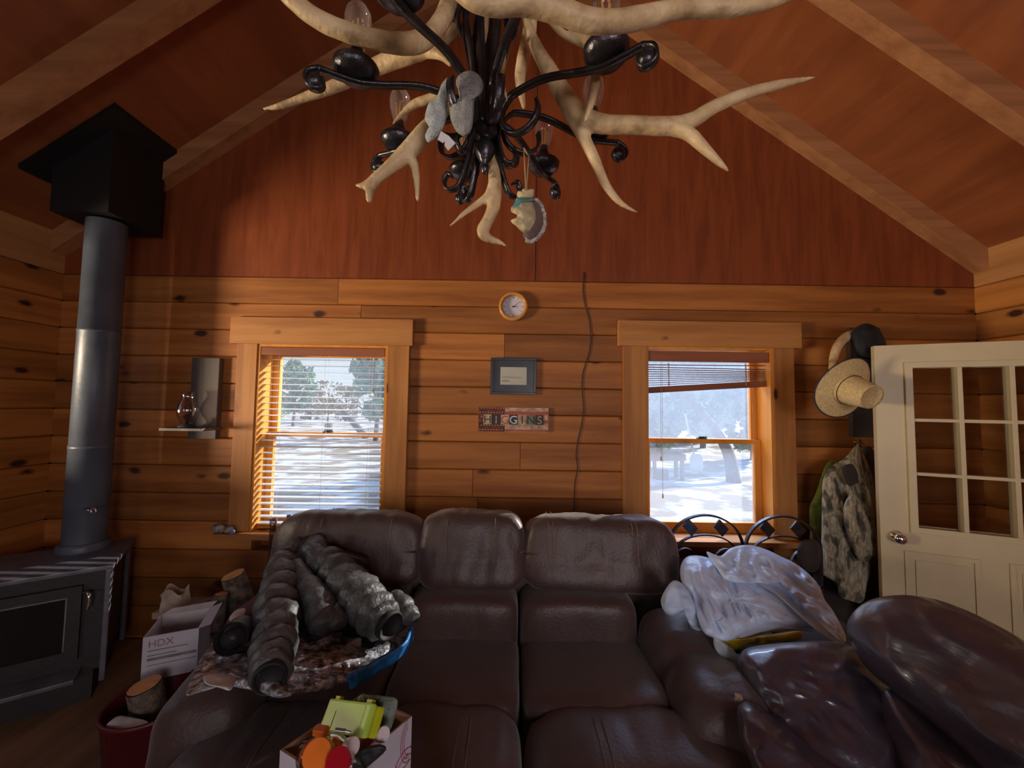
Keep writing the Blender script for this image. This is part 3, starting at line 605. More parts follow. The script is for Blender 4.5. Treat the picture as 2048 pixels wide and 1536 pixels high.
# seats: rear pad + front section that rolls over the edge to the footrest
seats = [(-.93, -.472), (-.472, .052), (.052, .62)]
for i, (a, b) in enumerate(seats):
    cushion('seat_cushion', sofa, a + .004, b - .004, 1.43, 1.93, .32, .548, 5.5, .006, i + 30, n=24)
fronts = [(-1.04, -.474), (-.470, .050), (.054, .83)]
for i, (a, b) in enumerate(fronts):
    zt_ = .540
    def fn(p, q, s=i):
        nn = q.normalized(); p = p + nn * (.007 * nz(p, 6, s + 9) + .006 * nz((p.x * 4, p.y, p.z), 7, s + 2))
        if q.y > .3 and s == 2 and q.x > .25: p.z -= (q.x - .25) * (q.y - .3) * .10
        return p
    fr = MB().puff(((a + b) / 2, 1.325, (.14 + zt_) / 2), (b - a, .35, zt_ - .14), 4.4, None, fn, 26).build('footrest', L_, sofa, smooth=True)
    for f in (.60, .67) if i == 1 else (.31, .345) if i == 2 else (.5,):
        x = a + (b - a) * f; cy, cz, hy, hz = 1.325, (.14 + zt_) / 2, .175, (zt_ - .14) / 2; pts = []
        for q in range(12):
            th_ = R(72 + q * 9.5); cyy, czz = math.cos(th_), math.sin(th_); Lq = (abs(cyy) ** 4.4 + abs(czz) ** 4.4) ** (1 / 4.4)
            pts.append((x, cy + hy * cyy / Lq, cz + hz * czz / Lq + .001))
        seam(fr, pts)
# arms: two lobed, rear lobe and front lobe as one padded mesh
for sgn, xa, xb in ((1, .585, .90), (-1, -1.15, -.86)):
    mb = MB()
    def fn(p, q, s=sgn):
        nn = q.normalized(); p = p + nn * (.009 * nz(p, 6, s + 40) + .007 * nz((p.x, p.y * 3, p.z), 8, s + 2)); return p
    mb.puff(((xa + xb) / 2, 1.74, .44), (xb - xa, .40, .50), 3.2, None, fn, 20)
    mb.puff(((xa + xb) / 2 + .02 * sgn, 1.47, .415), (xb - xa + .03, .40, .47), 3.2, Matrix.Rotation(R(-6 * sgn), 4, 'Z'), fn, 20)
    ar = mb.build('armrest', L_, sofa, smooth=True)
    md = ar.modifiers.new('r', 'REMESH'); md.mode = 'VOXEL'; md.voxel_size = .014; md.use_smooth_shade = True
    box((xa + .03, 1.22, .05), (xb - .02, 2.0, .34), ch=.02).build('arm_base', L_, sofa)
box((-1.06, 1.40, .04), (.84, 2.10, .36), ch=.02).build('base', L_, sofa)
box((-1.14, 2.02, .05), (.80, 2.24, .80), ch=.03).build('back_panel', L_, sofa)
mb = MB()
for x in (-1.1, .78):
    for y in (1.46, 2.0): mb = MB(); mb.lathe([(0, 0), (.02, 0), (.028, .05), (0, .05)], Matrix.Translation((x, y, 0)), 12); mb.build('foot', M_['black'], sofa)
# ================================================================== RECLINER (right foreground), faces left
L2 = M_['leather2']
rc = thing('recliner', (1.15, 1.05, 0), 'glossy dark leather recliner in the right foreground beside the sofa', 'recliner')
def lump(name, outline, D, tf, tb, seed, fold=.006, fs_=6, stretch=(1, 1, 1), edge=.55):
    fold *= 2.2
    return MB().blob(outline, D, tf, tb, 22, 5, fold, fs_, stretch, seed, edge).build(name, L2, rc, smooth=True)
lump('backrest', [(1694, 1262), (1710, 1220), (1752, 1196), (1820, 1190), (1890, 1204), (1975, 1240), (2075, 1300), (2150, 1380), (2180, 1560), (2110, 1640), (1990, 1560), (1880, 1460), (1790, 1385), (1728, 1330)],
     fitD([(1700, 1260, 1.42), (2100, 1340, 1.02), (1900, 1480, 1.13)]), .12, .14, 3, .010, 6, (2.2, .6, 1.2))
lump('lumbar_pad', [(1762, 1392), (1780, 1376), (1830, 1400), (1950, 1480), (2080, 1580), (2110, 1660), (1950, 1700), (1840, 1660), (1795, 1560), (1768, 1460)],
     fitD([(1780, 1400, 1.30), (2050, 1580, 1.0), (1850, 1640, 1.08)]), .09, .10, 8, .010, 7, (2, .6, 1))
lump('armrest', [(1478, 1318), (1494, 1296), (1560, 1286), (1650, 1282), (1710, 1296), (1752, 1340), (1800, 1400), (1822, 1480), (1810, 1560), (1730, 1590), (1630, 1540), (1562, 1470), (1515, 1400), (1487, 1350)],
     fitD([(1480, 1310, 1.50), (1750, 1340, 1.42), (1620, 1530, 1.22)]), .085, .10, 5, .009, 8, (1.4, .5, 2.4))
lump('seat_cushion', [(1474, 1416), (1500, 1404), (1560, 1440), (1640, 1500), (1740, 1550), (1850, 1620), (1850, 1720), (1650, 1740), (1550, 1640), (1505, 1540), (1478, 1470)],
     fitD([(1480, 1420, 1.30), (1800, 1560, 1.2), (1600, 1690, 1.0)]), .09, .10, 12, .010, 10, (.7, .5, 2.2))
box((.92, .72, .05), (1.62, 1.48, .36), ch=.04).build('base', L2, rc)
box((1.30, .74, .30), (1.52, 1.32, .80), ch=.05).build('back_panel', L2, rc)
MB().puff((1.10, 1.02, .40), (.62, .52, .24), 4.5, None, None, 16).build('seat_pad', L2, rc, smooth=True)
MB().puff((1.18, .70, .42), (.78, .20, .50), 3.6, None, None, 16).build('armrest', L2, rc, smooth=True)
for x in (.98, 1.56):
    for y in (.78, 1.42): MB().lathe([(0, 0), (.022, 0), (.03, .06), (0, .06)], Matrix.Translation((x, y, 0)), 12).build('foot', M_['black'], rc)
# ================================================================== WOOD STOVE
sx0, sy0 = -2.21, 2.17                                           # near right corner of the top
ang = math.atan2(-.41, .30)                                      # direction back-right corner -> near right corner
U = Vector((-.82, -.57, 0)).normalized()                         # along the front, to the left
V = Vector((-.57, .82, 0)).normalized()                          # to the back
sp_ = P(228, 1122, 2.17); zt_ = .70
mM = Matrix(((-U.x, V.x, 0, sp_.x), (-U.y, V.y, 0, sp_.y), (0, 0, 1, 0), (0, 0, 0, 1)))   # local x right, y back, origin near right corner
# local: x in [-W,0]
Wd, Dp = .76, .50
st = thing('wood_stove', (sp_.x, sp_.y, 0), 'dark steel wood stove in the left corner with glass door', 'stove')
def sb(a, b, **k): return MB().box(a, b, M=mM, **k)
sb((-Wd, 0, zt_ - .022), (0, Dp, zt_), ch=.004).build('top_plate', M_['stove'], st)
sb((-Wd + .03, .03, .16), (-.03, Dp - .03, zt_ - .022)).build('firebox', M_['stovd'], st)
mb = MB(); mb.box((-.030, .0, .10), (-.006, .035, zt_ - .022), M=mM, ch=.004); mb.build('side_post', M_['stove'], st)
mb = MB(); mb.box((-.030, Dp - .07, .10), (-.006, Dp - .02, zt_ - .022), M=mM, ch=.004); mb.build('side_post', M_['stove'], st)
mb = MB(); mb.box((-Wd + .006, .0, .10), (-Wd + .03, .035, zt_ - .022), M=mM, ch=.004); mb.build('side_post', M_['stove'], st)
d = MB(); dx0, dx1, dz0, dz1 = -Wd + .12, -.115, .24, zt_ - .085
d.box((dx0, .005, dz0), (dx0 + .05, .035, dz1), M=mM); d.box((dx1 - .05, .005, dz0), (dx1, .035, dz1), M=mM); d.box((dx0 + .05, .005, dz0), (dx1 - .05, .035, dz0 + .05), M=mM); d.box((dx0 + .05, .005, dz1 - .05), (dx1 - .05, .035, dz1), M=mM)
dr = d.build('stove_door', M_['stovd'], st)
sb((dx0 + .045, .016, dz0 + .045), (dx1 - .045, .022, dz1 - .045)).build('door_glass', M_['ash'], dr)
mb = MB()
for a, b in (((dx0 + .052, .002, dz1 - .054), (dx1 - .052, .006, dz1 - .048)), ((dx1 - .056, .002, dz0 + .055), (dx1 - .050, .006, dz1 - .05))): mb.box(a, b, M=mM)
mb.build('glass_bead', M_['steelgrey'], dr)
mb = MB(); mb.tube([mM @ Vector(p) for p in catmull([(dx1 + .01, .0, dz1 - .035), (dx1 + .035, -.04, dz1 - .035), (dx1 + .04, -.045, dz1 - .08), (dx1 + .035, -.045, dz1 - .11)], 4)], .008, 8); mb.build('door_handle', M_['chrome'], dr, smooth=True)
sb((-Wd + .10, -.10, .17), (-.10, .03, .19), ch=.003).build('ash_lip', M_['stove'], st)
sb((-Wd + .06, .04, 0), (-.06, Dp - .05, .16)).build('pedestal', M_['stovd'], st)
# pipe with collar, damper and the black support box
PX, PY = -2.555, 2.395
fl = thing('stove_pipe', (PX, PY, zt_), 'tall dark grey flue pipe rising from the stove', 'pipe')
T = Matrix.Translation((PX, PY, 0)); pr = .098
mb = MB(); mb.lathe([(pr, zt_ + .003), (pr, 1.30), (pr + .002, 1.302), (pr + .002, 1.318), (pr - .001, 1.32), (pr - .001, 2.0), (pr + .001, 2.002), (pr + .001, 2.018), (pr - .002, 2.02), (pr - .002, 2.70)], T, 40); mb.build('pipe', M_['pipe'], fl, smooth=True)
mb = MB(); mb.lathe([(pr + .02, zt_ + .001), (pr + .022, zt_ + .03), (pr + .012, zt_ + .045), (pr + .001, zt_ + .047), (pr + .001, zt_ + .001), (pr + .02, zt_ + .001)], T, 40); mb.build('collar', M_['pipe'], fl, smooth='auto')
mb = MB(); dp = P(186, 1013, PY - .03); d0 = Vector((PX + .06, PY - .075, dp.z)); d1 = d0 + Vector((.085, -.045, 0)); mb.tube([d0, d1], .004, 8)
mb.tube(catmull([tuple(d1 + Vector((.022 * math.cos(a) + .02, -.008 * math.cos(a), .017 * math.sin(a) + .004 * math.sin(3 * a)))) for a in [i * .55 for i in range(23)]], 3), .0035, 6); mb.build('damper_handle', M_['chrome'], fl, smooth=True)
bx = thing('chimney_support_box', (-2.585, 2.45, 2.5), 'square black metal chimney support box hanging from sloped ceiling', 'chimney box')
hb = .175; cx_, cy_ = -2.605, 2.45; zb_ = P(250, 450, 2.45).z
mb = MB(); vs = [(cx_ + i * hb, cy_ + j * hb, zb_) for i, j in ((-1, -1), (1, -1), (1, 1), (-1, 1))] + [(cx_ + i * hb, cy_ + j * hb, ceil_z(cx_ + i * hb) - .004) for i, j in ((-1, -1), (1, -1), (1, 1), (-1, 1))]
mb.add(vs, [(3, 2, 1, 0), (0, 1, 5, 4), (1, 2, 6, 5), (2, 3, 7, 6), (3, 0, 4, 7), (4, 5, 6, 7)]); mb.build('box_body', M_['black'], bx)
h2_ = .265; mb = MB(); q = [(-1, -1), (1, -1), (1, 1), (-1, 1)]
vs = [(cx_ + i * h2_, cy_ + j * h2_ * (1 if j < 0 else .6), ceil_z(cx_ + i * h2_) - d_) for d_ in (.03, .003) for i, j in q]
mb.add(vs, [(3, 2, 1, 0), (0, 1, 5, 4), (1, 2, 6, 5), (2, 3, 7, 6), (3, 0, 4, 7), (4, 5, 6, 7)]); mb.build('trim_plate', M_['black'], bx)
# ================================================================== FIREWOOD CORNER
bn = thing('firewood_bench', (-1.62, 2.15, 0), 'low rough board bench holding firewood left of the sofa', 'bench')
bz = .40
bxs = (P(300, 1228, 2.25).x, -1.27)
for k, y0_ in enumerate((1.86, 2.06, 2.26)):
    box(((-1.66, -1.80, bxs[0])[k], y0_, bz - .035), (bxs[1], y0_ + .19, bz), ch=.004).build('bench_board', M_['board'], bn)
for x in (-1.62, bxs[1] - .1):
    for y in (1.92, 2.36): box((x, y, 0), (x + .06, y + .06, bz - .035)).build('leg', M_['board'], bn)
def log(name, p0, p1, r, label, m_end, group='firewood logs left of the sofa', seed=0, n=18, squash=1):
    p0, p1 = Vector(p0), Vector(p1); a = (p1 - p0).normalized(); up = Vector((0, 0, 1)) if abs(a.z) < .9 else Vector((1, 0, 0)); u = a.cross(up).normalized(); v = a.cross(u)
    prof = [1 + .10 * nz((math.cos(2 * math.pi * k / n), math.sin(2 * math.pi * k / n), 0), 1.3, seed) for k in range(n)]
    mb = MB(); vs = []; K = 6
    for i in range(K + 1):
        c = p0.lerp(p1, i / K)
        for k in range(n):
            th_ = 2 * math.pi * k / n; rr = r * prof[k] * (1 + .03 * nz((i, k, seed), .8)); vs.append(c + u * math.cos(th_) * rr + v * math.sin(th_) * rr * squash)
    fs = [(i * n + k, i * n + (k + 1) % n, (i + 1) * n + (k + 1) % n, (i + 1) * n + k) for i in range(K) for k in range(n)]
    t = thing(name, p0.lerp(p1, .5), label, 'log', group)
    mb.add(vs, fs); mb.build('bark', M_['bark'], t, smooth=True)
    for e, s in ((0, -1), (K, 1)):
        mb = MB(); c = vs[e * n:(e + 1) * n]; cc = sum(c, Vector()) / n; mb.add([q.lerp(cc, .05) + a * s * .002 for q in c], [tuple(range(n)) if s > 0 else tuple(range(n))[::-1]])
        mb.build('cut_end', m_end, t)
    return t
Yl = 2.14
e = P(466, 1150, Yl); 
log('firewood_log', e + Vector((.0, 0, 0)), Vector((e.x + .055, Yl + .04, bz + .055)), .056, 'thick upright firewood log with bright orange cut top', M_['cutwood'], seed=2)
e = P(443, 1188, Yl - .08); log('firewood_log', e, Vector((e.x - .005, Yl - .09, bz + .035)), .030, 'thin firewood log with small orange end in front of the upright log', M_['cutwood'], seed=3)
e = P(384, 1207, 2.06); log('firewood_log', Vector((e.x - .005, 2.05, bz + .075)), Vector((e.x + .09, 2.23, bz + .078)), .072, 'wide firewood log lying down with dull brown cut face beside paper bag', M_['cutwood2'], seed=5)
# paper bag
pb0 = P(349, 1222, 2.12)
mb = MB(); t = thing('paper_bag', (pb0.x, 2.12, bz), 'crumpled brown and white paper bag standing beside the firewood', 'bag')
def pbf(u, v):
    th_ = 2 * math.pi * u; c, s_ = math.cos(th_), math.sin(th_); k = (abs(c) ** 4 + abs(s_) ** 4) ** .25
    z = .195 * v; r = .058 * (1 + .10 * math.sin(v * 9 + 3 * math.cos(th_)) * v); jag = .02 * math.sin(3 * th_) * (v > .95)
    return Vector((pb0.x + c / k * r + .004 * nz((c, s_, v), 4), 2.12 + s_ / k * r * .7, bz + .002 + z + jag))
mb.grid(pbf, 32, 14); mb.add([pbf(i / 32, .0) for i in range(32)], [tuple(range(32))]); o = mb.build('bag_body', mat('paper_bag_paper', (.52, .42, .32), .8, .22, 14, .6, 22), t, smooth=True)
md = o.modifiers.new('s', 'SOLIDIFY'); md.thickness = .002
mb = MB(); mb.grid(lambda u, v: pbf(.40 + .42 * u, .05 + .38 * v) + Vector((0, -.004, 0)), 12, 4); mb.build('printed_label', M_['carton2'], t, smooth=True)
# white open carton
def carton(name, label, cat, c4, z0, z1, outm, inm, printm=None, flap=None):
    """open carton from four plan corners (counter-clockwise), walls 4 mm"""
    c4 = [Vector((p[0], p[1], 0)) for p in c4]; cen = sum(c4, Vector()) / 4
    t = thing(name, (cen.x, cen.y, z0), label, cat); th_ = .004
    inn = [p + (cen - p).normalized() * th_ * 1.6 for p in c4]
    mb = MB(); vs = [p + Vector((0, 0, z)) for z in (z0, z1) for p in c4] + [p + Vector((0, 0, z)) for z in (z0 + th_, z1) for p in inn]
    fs = [(3, 2, 1, 0)] + [(i, (i + 1) % 4, 4 + (i + 1) % 4, 4 + i) for i in range(4)]
    mb.add(vs, fs, 0)
    fs = [(8, 9, 10, 11)] + [(8 + i, 12 + i, 12 + (i + 1) % 4, 8 + (i + 1) % 4) for i in range(4)] + [(4 + i, 4 + (i + 1) % 4, 12 + (i + 1) % 4, 12 + i) for i in range(4)]
    mb.add(vs, fs, 1); mb.build('carton_walls', [outm, inm], t); return t, c4
zr = .585
A, B_, C_, D_ = PZ(285, 1283, zr), PZ(372, 1262, zr), PZ(428, 1222, zr + .02), PZ(338, 1238, zr + .02)
# base rectangle: front edge A->B_
fa = PZ(286, 1276, zr); fb = PZ(398, 1256, zr); ed = (fb - fa).normalized(); pv = Vector((-ed.y, ed.x, 0)) * .20
t, c4 = carton('cardboard_carton', 'opened white printed cardboard carton standing before the firewood', 'box', [fa, fb, fb + pv, fa + pv], bz + .002, zr, M_['carton'], M_['carton2'])
fl_ = MB(); h = .022
fl_.add([fb, fb + pv, fb + pv + Vector((.05, .0, h)), fb + Vector((.05, -.0, h * .8)), fb + Vector((.002, 0, 0)), fb + pv + Vector((.002, 0, 0)), fb + pv + Vector((.052, 0, h)), fb + Vector((.052, 0, h * .8))], [(0, 1, 2, 3), (7, 6, 5, 4), (0, 3, 7, 4), (1, 5, 6, 2), (2, 6, 7, 3), (0, 4, 5, 1)]); fl_.build('carton_flap', M_['carton'], t)
fl_ = MB(); q0, q1 = fa + pv, fb + pv; w2 = Vector((.0, .035, .012)); fl_.add([q0, q1, q1 + w2, q0 + w2 + Vector((.02, 0, 0)), q0 + Vector((0, .002, 0)), q1 + Vector((0, .002, 0)), q1 + w2 + Vector((0, .002, 0)), q0 + w2 + Vector((.02, .002, 0))], [(0, 1, 2, 3), (7, 6, 5, 4), (0, 3, 7, 4), (1, 5, 6, 2), (2, 6, 7, 3), (0, 4, 5, 1)]); fl_.build('carton_flap', M_['carton2'], t)
# print on the carton front: faded red word and grey lines
def on_plane(origin, ex, ez, off):
    nrm = ex.cross(ez).normalized(); return lambda u, v: origin + ex * u + ez * v + nrm * off
fr_ = on_plane(Vector((fa.x, fa.y, zr)), ed, Vector((0, 0, 1)), .0012)
def textmesh(name, body, size, M, m, parent, extrude=.0004, align='LEFT'):
    cu = bpy.data.curves.new(name, 'FONT'); cu.body = body; cu.size = size; cu.extrude = extrude; cu.align_x = align
    o = bpy.data.objects.new(name, cu); S.collection.objects.link(o)
    dg = bpy.context.evaluated_depsgraph_get(); me = bpy.data.meshes.new_from_object(o.evaluated_get(dg)); bpy.data.objects.remove(o)
    me.transform(M); off = Vector(parent['_w']); me.transform(Matrix.Translation(-off)); me.materials.clear(); me.materials.append(m)
    r = bpy.data.objects.new(name, me); S.collection.objects.link(r); r.parent = parent; return r
Mf = Matrix.Translation(fr_(.018, -.045)) @ Matrix(((ed.x, 0, ed.y, 0), (ed.y, 0, -ed.x, 0), (0, 1, 0, 0), (0, 0, 0, 1)))
textmesh('printed_word', 'HDX', .040, Mf, mat('faded_red_print', (.36, .19, .20), .7), t)
mb = MB()
for i, (l, hh) in enumerate(((.14, .004), (.10, .004), (.17, .012), (.17, .003))):
    v = -.062 - i * .020; mb.add([fr_(.018, v), fr_(.018 + l, v), fr_(.018 + l, v + hh), fr_(.018, v + hh)], [(0, 1, 2, 3)])
mb.build('printed_lines', M_['pencil'], t)
# red tub with a log in it
tc_ = PZ(312, 1392, .41); T = Matrix.Translation((tc_.x, tc_.y, 0))
t = thing('red_tub', (tc_.x, tc_.y, 0), 'dark red round plastic tub on the floor left of the sofa', 'tub')
MB().lathe([(0, .002), (.12, .002), (.125, .01), (.158, .39), (.166, .395), (.168, .41), (.158, .41), (.154, .40), (.117, .02), (0, .015)], T, 40).build('tub_body', M_['red'], t, smooth=True)
e = PZ(289, 1371, .46); log('firewood_log', e, Vector((tc_.x + .02, tc_.y + .03, .035)), .055, 'firewood log with orange cut end standing inside the red tub', M_['cutwood'], seed=8)
e = PZ(282, 1418, .40); t = thing('wood_scrap', (e.x, e.y, .36), 'pale split wood scrap inside the red tub', 'wood')
MB().puff((tc_.x - .0, tc_.y - .115, .385), (.13, .05, .03), 5, Matrix.Rotation(R(10), 4, 'Y'), None, 8).build('splinter', M_['lining'], t)
# ================================================================== WALL THINGS
# clock
c = P(1027, 612, WY - .03); T = Matrix.Translation((c.x, WY - .0005, c.z)) @ Matrix.Rotation(R(90), 4, 'X')
t = thing('wall_clock', (c.x, WY, c.z), 'round wall clock with honey wood rim and white face', 'clock')
r = .103
MB().lathe([(r * .72, .012), (r * .76, .034), (r * .86, .042), (r * .97, .034), (r, .018), (r, 0), (0, 0)], T, 48).build('clock_rim', M_['clockwood'], t, smooth=True)
MB().lathe([(0, .010), (r * .75, .010), (r * .75, .004)], T, 40).build('clock_face', M_['face'], t)
mb = MB()
for i in range(12):
    a = i * math.pi / 6; p = T @ Vector((r * .62 * math.sin(a), r * .62 * math.cos(a), .0108))
    mb.lathe([(0, .0), (.0042 if i % 3 == 0 else .0028, 0), (.0042 if i % 3 == 0 else .0028, .0006), (0, .0006)], Matrix.Translation(p) @ Matrix.Rotation(R(90), 4, 'X'), 6)
mb.build('hour_marks', M_['ink'], t)
def hand(name, a, l, w_, z):
    mb = MB(); d = Vector((math.sin(a), math.cos(a), 0)); s = Vector((d.y, -d.x, 0)); mb.add([T @ (p + Vector((0, 0, z))) for p in (-d * .01 - s * w_, -d * .01 + s * w_, d * l + s * w_ * .4, d * l - s * w_ * .4)], [(0, 1, 2, 3)]); mb.build(name, M_['ink'], t)
hand('hour_hand', R(92), .032, .003, .0125); hand('minute_hand', R(50), .058, .0018, .014)
MB().lathe([(0, .016), (.005, .016), (.005, .011)], T, 12).build('hub_cap', M_['ink'], t)
# framed note
a, b = P(982, 715, WY - .02), P(1072, 790, WY - .02)
t = thing('picture_frame', ((a.x + b.x) / 2, WY, b.z), 'small navy framed pale note hanging between the windows', 'picture')
x0, x1, z0, z1 = a.x, b.x, b.z, a.z; f = .018
mb = MB(); mb.box((x0, WY - .022, z0), (x1, WY - .001, z0 + f), ch=.002); mb.box((x0, WY - .022, z1 - f), (x1, WY - .001, z1), ch=.002); mb.box((x0, WY - .022, z0 + f), (x0 + f, WY - .001, z1 - f), ch=.002); mb.box((x1 - f, WY - .022, z0 + f), (x1, WY - .001, z1 - f), ch=.002); mb.build('frame', M_['navy'], t)
box((x0 + f, WY - .012, z0 + f), (x1 - f, WY - .004, z1 - f)).build('mat_board', M_['navy'], t)
pa, pb = P(1001, 734, WY - .013), P(1053, 770, WY - .013)
pp = box((pa.x, WY - .0135, pb.z), (pb.x, WY - .0122, pa.z)).build('note_paper', M_['paper'], t)
mb = MB(); rn = random.Random(3)
for row, (l, zz) in enumerate(((.9, .42), (.55, .22))):
    pts = []; n_ = int(44 * l)
    for i in range(n_):
        u = .07 + .86 * l * i / 44 / .9
        pts.append((pa.x + (pb.x - pa.x) * u, WY - .0138, pb.z + (pa.z - pb.z) * zz + .006 * math.sin(i * 2.1) * (.6 + rn.random())))
    mb.tube(pts, .0006, 4)
mb.build('handwriting', M_['pencil'], pp)
box((x0 + f * .5, WY - .0185, z0 + f * .5), (x1 - f * .5, WY - .0165, z1 - f * .5)).build('glass', M_['picglass'], t)
# name sign with flag pattern
a, b = P(957, 814, WY - .02), P(1097, 865, WY - .02); x0, x1, z0, z1 = a.x, b.x, b.z, a.z; ww = x1 - x0; hh = z1 - z0
t = thing('name_sign', ((x0 + x1) / 2, WY, z0), 'rustic flag pattern wooden sign with raised name letters below the framed note', 'sign')
box((x0, WY - .018, z0), (x1, WY - .001, z1), ch=.002).build('sign_board', M_['signcream'], t)
box((x0 + .001, WY - .0195, z0 + .001), (x0 + ww * .375, WY - .0181, z1 - .001)).build('flag_canton', M_['brick'], t)
mb = MB()
for q0, q1 in ((.70, .84), (.02, .10), (.36, .5)): mb.box((x0 + ww * .38, WY - .0192, z0 + hh * q0), (x1 - .001, WY - .0181, z0 + hh * q1))
mb.build('stripes', M_['signred'], t)
for i in range(9):
    for j in range(6):
        if 1 < j < 4 and i > 1: continue
        MB().lathe([(0, .0008), (.0045, .0008), (.0045, 0)], Matrix.Translation((x0 + .012 + i * .019 + (j % 2) * .009, WY - .0195, z0 + .014 + j * .0295)) @ Matrix.Rotation(R(90), 4, 'X'), 5).build('star', M_['signcream'], t)
tiles = [('H', 'signcream', 'signcream'), ('I', 'signblack', 'signcream'), ('G', 'signcream', 'signred'), ('G', 'signblack', 'steelgrey'), ('I', 'signcream', 'signblack'), ('N', 'pencil', 'signblack'), ('S', 'signblack', 'signcream')]
for i, (ch_, tm, lm) in enumerate(tiles):
    xa = x0 + ww * (.075 + .123 * i); xb = xa + ww * .112
    tl = box((xa, WY - .023, z0 + hh * .30), (xb, WY - .0195, z0 + hh * .70)).build('letter_tile', M_[tm], t)
    tl['_w'] = t['_w']
    Mx = Matrix.Translation(((xa + xb) / 2, WY - .0236, z0 + hh * .34)) @ Matrix.Rotation(R(90), 4, 'X')
    textmesh('letter', ch_, hh * .46, Mx, M_['ink'] if (i == 0) else M_[lm], tl, align='CENTER')
# lamp shelf
a, b = P(388, 716, WY - .03), P(434, 878, WY - .03)
t = thing('candle_shelf', ((a.x + b.x) / 2, WY, b.z), 'weathered grey wooden wall sconce with small shelf left of window', 'wall shelf')
box((a.x, WY - .045, b.z), (b.x, WY - .001, a.z), ch=.003).build('back_board', M_['greywood'], t)
s0 = P(345, 852, WY - .12); s1 = P(408, 852, WY - .12)
mb = MB(); zs_ = P(376, 855, WY - .14).z; mb.box((s0.x, WY - .22, zs_ - .018), (s1.x + .06, WY - .045, zs_), ch=.003); mb.build('shelf', M_['greywood'], t)
lc = Vector(((s0.x + s1.x) / 2 - .0, WY - .135, zs_)); T = Matrix.Translation(lc)
t = thing('hurricane_lantern', lc, 'clear glass hurricane chimney candle lamp on the small wall shelf', 'lantern')
MB().lathe([(.028, .012), (.030, .030), (.034, .040), (.052, .075), (.060, .110), (.052, .150), (.036, .180), (.031, .200), (.036, .225), (.040, .232)], T, 32).build('glass_chimney', M_['clear'], t, smooth=True)
MB().lathe([(0, .001), (.046, .001), (.048, .008), (.036, .014), (.026, .022), (.012, .024), (.012, .05), (0, .05)], T, 32).build('lantern_base', M_['signblack'], t, smooth=True)
# stones on the sill
sz = W1[2]
for (px, r_, m, lab) in ((437, .034, 'rock', 'rounded brown stone at the left end of the left windowsill'), (459, .028, 'rock', 'dark reddish stone second from the left windowsill end'), (466, .016, 'bluish', 'small blue grey pebble on the left windowsill')):
    y_ = WY - .072 if m == 'rock' else WY - .088; p = P(px, 1055, y_)
    o = MB().puff((0, 0, 0), (r_ * 2.3, r_ * 1.4, r_ * 1.8), 2.4, None, lambda p, q: p + q.normalized() * .005 * nz(p, 40, px), 10).build('stone', M_[m], smooth=True)
    o.location = (p.x, y_ , sz + r_ * .88); tag(o, lab, 'stone')
# tall glass vase standing behind the left end of the sofa, on a plant stand
vx = P(537, 1080, 2.36).x; vz = .40
vz = .40
vt = P(537, 1036, 2.40).z
T = Matrix.Translation((vx, 2.40, 0)); o = MB().lathe([(0, vz + .001), (.017, vz + .001), (.019, vt - .05), (.021, vt), (.018, vt), (.015, vz + .01), (0, vz + .01)], T, 24).build('glass_vase', M_['clear'], origin='base', smooth=True)
tag(o, 'tall narrow clear glass vase beside the left end of the sofa', 'vase')
ox = P(574, 1040, 2.42).x
t_ = thing('wooden_stick', (ox, 2.42, .4), 'short pale wooden stick standing up behind the sofa below the left window', 'stick')
MB().tube([(ox, 2.42, .401), (ox + .004, 2.43, P(574, 1030, 2.43).z)], .012, 10).build('stick', M_['board'], t_)
# ================================================================== IRON CHAIRS by the right window
def iron_chair(cx, cy, label, M=None):
    t = thing('iron_chair', (cx, cy, 0), label, 'chair', 'black iron chairs below the right window')
    W = .43; top = P(1412, 1030, cy).z; zb = .47
    def arc(hw, zt, zs, n=22, x=0, depth=0):
        return [(cx + x - hw * math.cos(math.pi * i / n), cy, zs + (zt - zs) * math.sin(math.pi * i / n)) for i in range(n + 1)]
    def st_(pts, name, w_=.022, th_=.010): MB().strap(pts, (0, 1, 0), w_, th_).build(name, M_['iron'], t, smooth='auto')
    spring = top - .19
    o = arc(W / 2, top, spring); st_([(cx - W / 2 + .015, cy, zb - .45), (cx - W / 2, cy, spring - .1)] + o + [(cx + W / 2, cy, spring - .1), (cx + W / 2 - .015, cy, zb - .45)], 'back_frame')
    st_(arc(W * .40, top - .112, spring - .02), 'inner_arch', .018, .008)
    for s in (-1, 1):
        st_(arc(.075, top - .19, top - .30, 14, s * .115), 'small_arch', .016, .007)
        dm = MB(); dx = cx + s * .088; dz = top - .072; q = .044
        dm.add([(dx + a * q, cy + y, dz + b * q * 1.1) for y in (-.006, .006) for a, b in ((-1, .1), (.15, -1), (1, -.1), (-.15, 1))], [(0, 1, 2, 3), (7, 6, 5, 4), (0, 4, 5, 1), (1, 5, 6, 2), (2, 6, 7, 3), (3, 7, 4, 0)]); dm.build('diamond_plate', M_['steelgrey'] if False else M_['iron'], t)
    st_([(cx - W / 2, cy, zb + .12), (cx + W / 2, cy, zb + .12)], 'cross_rail')
    sc = MB(); sc.tube(catmull([(cx - W / 2 + .02 + .02 * math.cos(a) * (1 - a / 14), cy, top - .26 + .03 * math.sin(a)) for a in [i * .6 for i in range(14)]], 2), .004, 6); sc.build('scroll', M_['iron'], t)
    MB().lathe([(0, zb - .03), (.20, zb - .03), (.21, zb - .01), (.19, zb + .02), (0, zb + .025)], Matrix.Translation((cx, cy - .22, 0)), 28).build('seat', M_['darkcloth'], t, smooth=True)
    for s in (-1, 1): MB().tube([(cx + s * .15, cy - .33, zb - .03), (cx + s * .19, cy - .40, 0)], .011, 8).build('leg', M_['iron'], t)
    return t
CY = 2.28
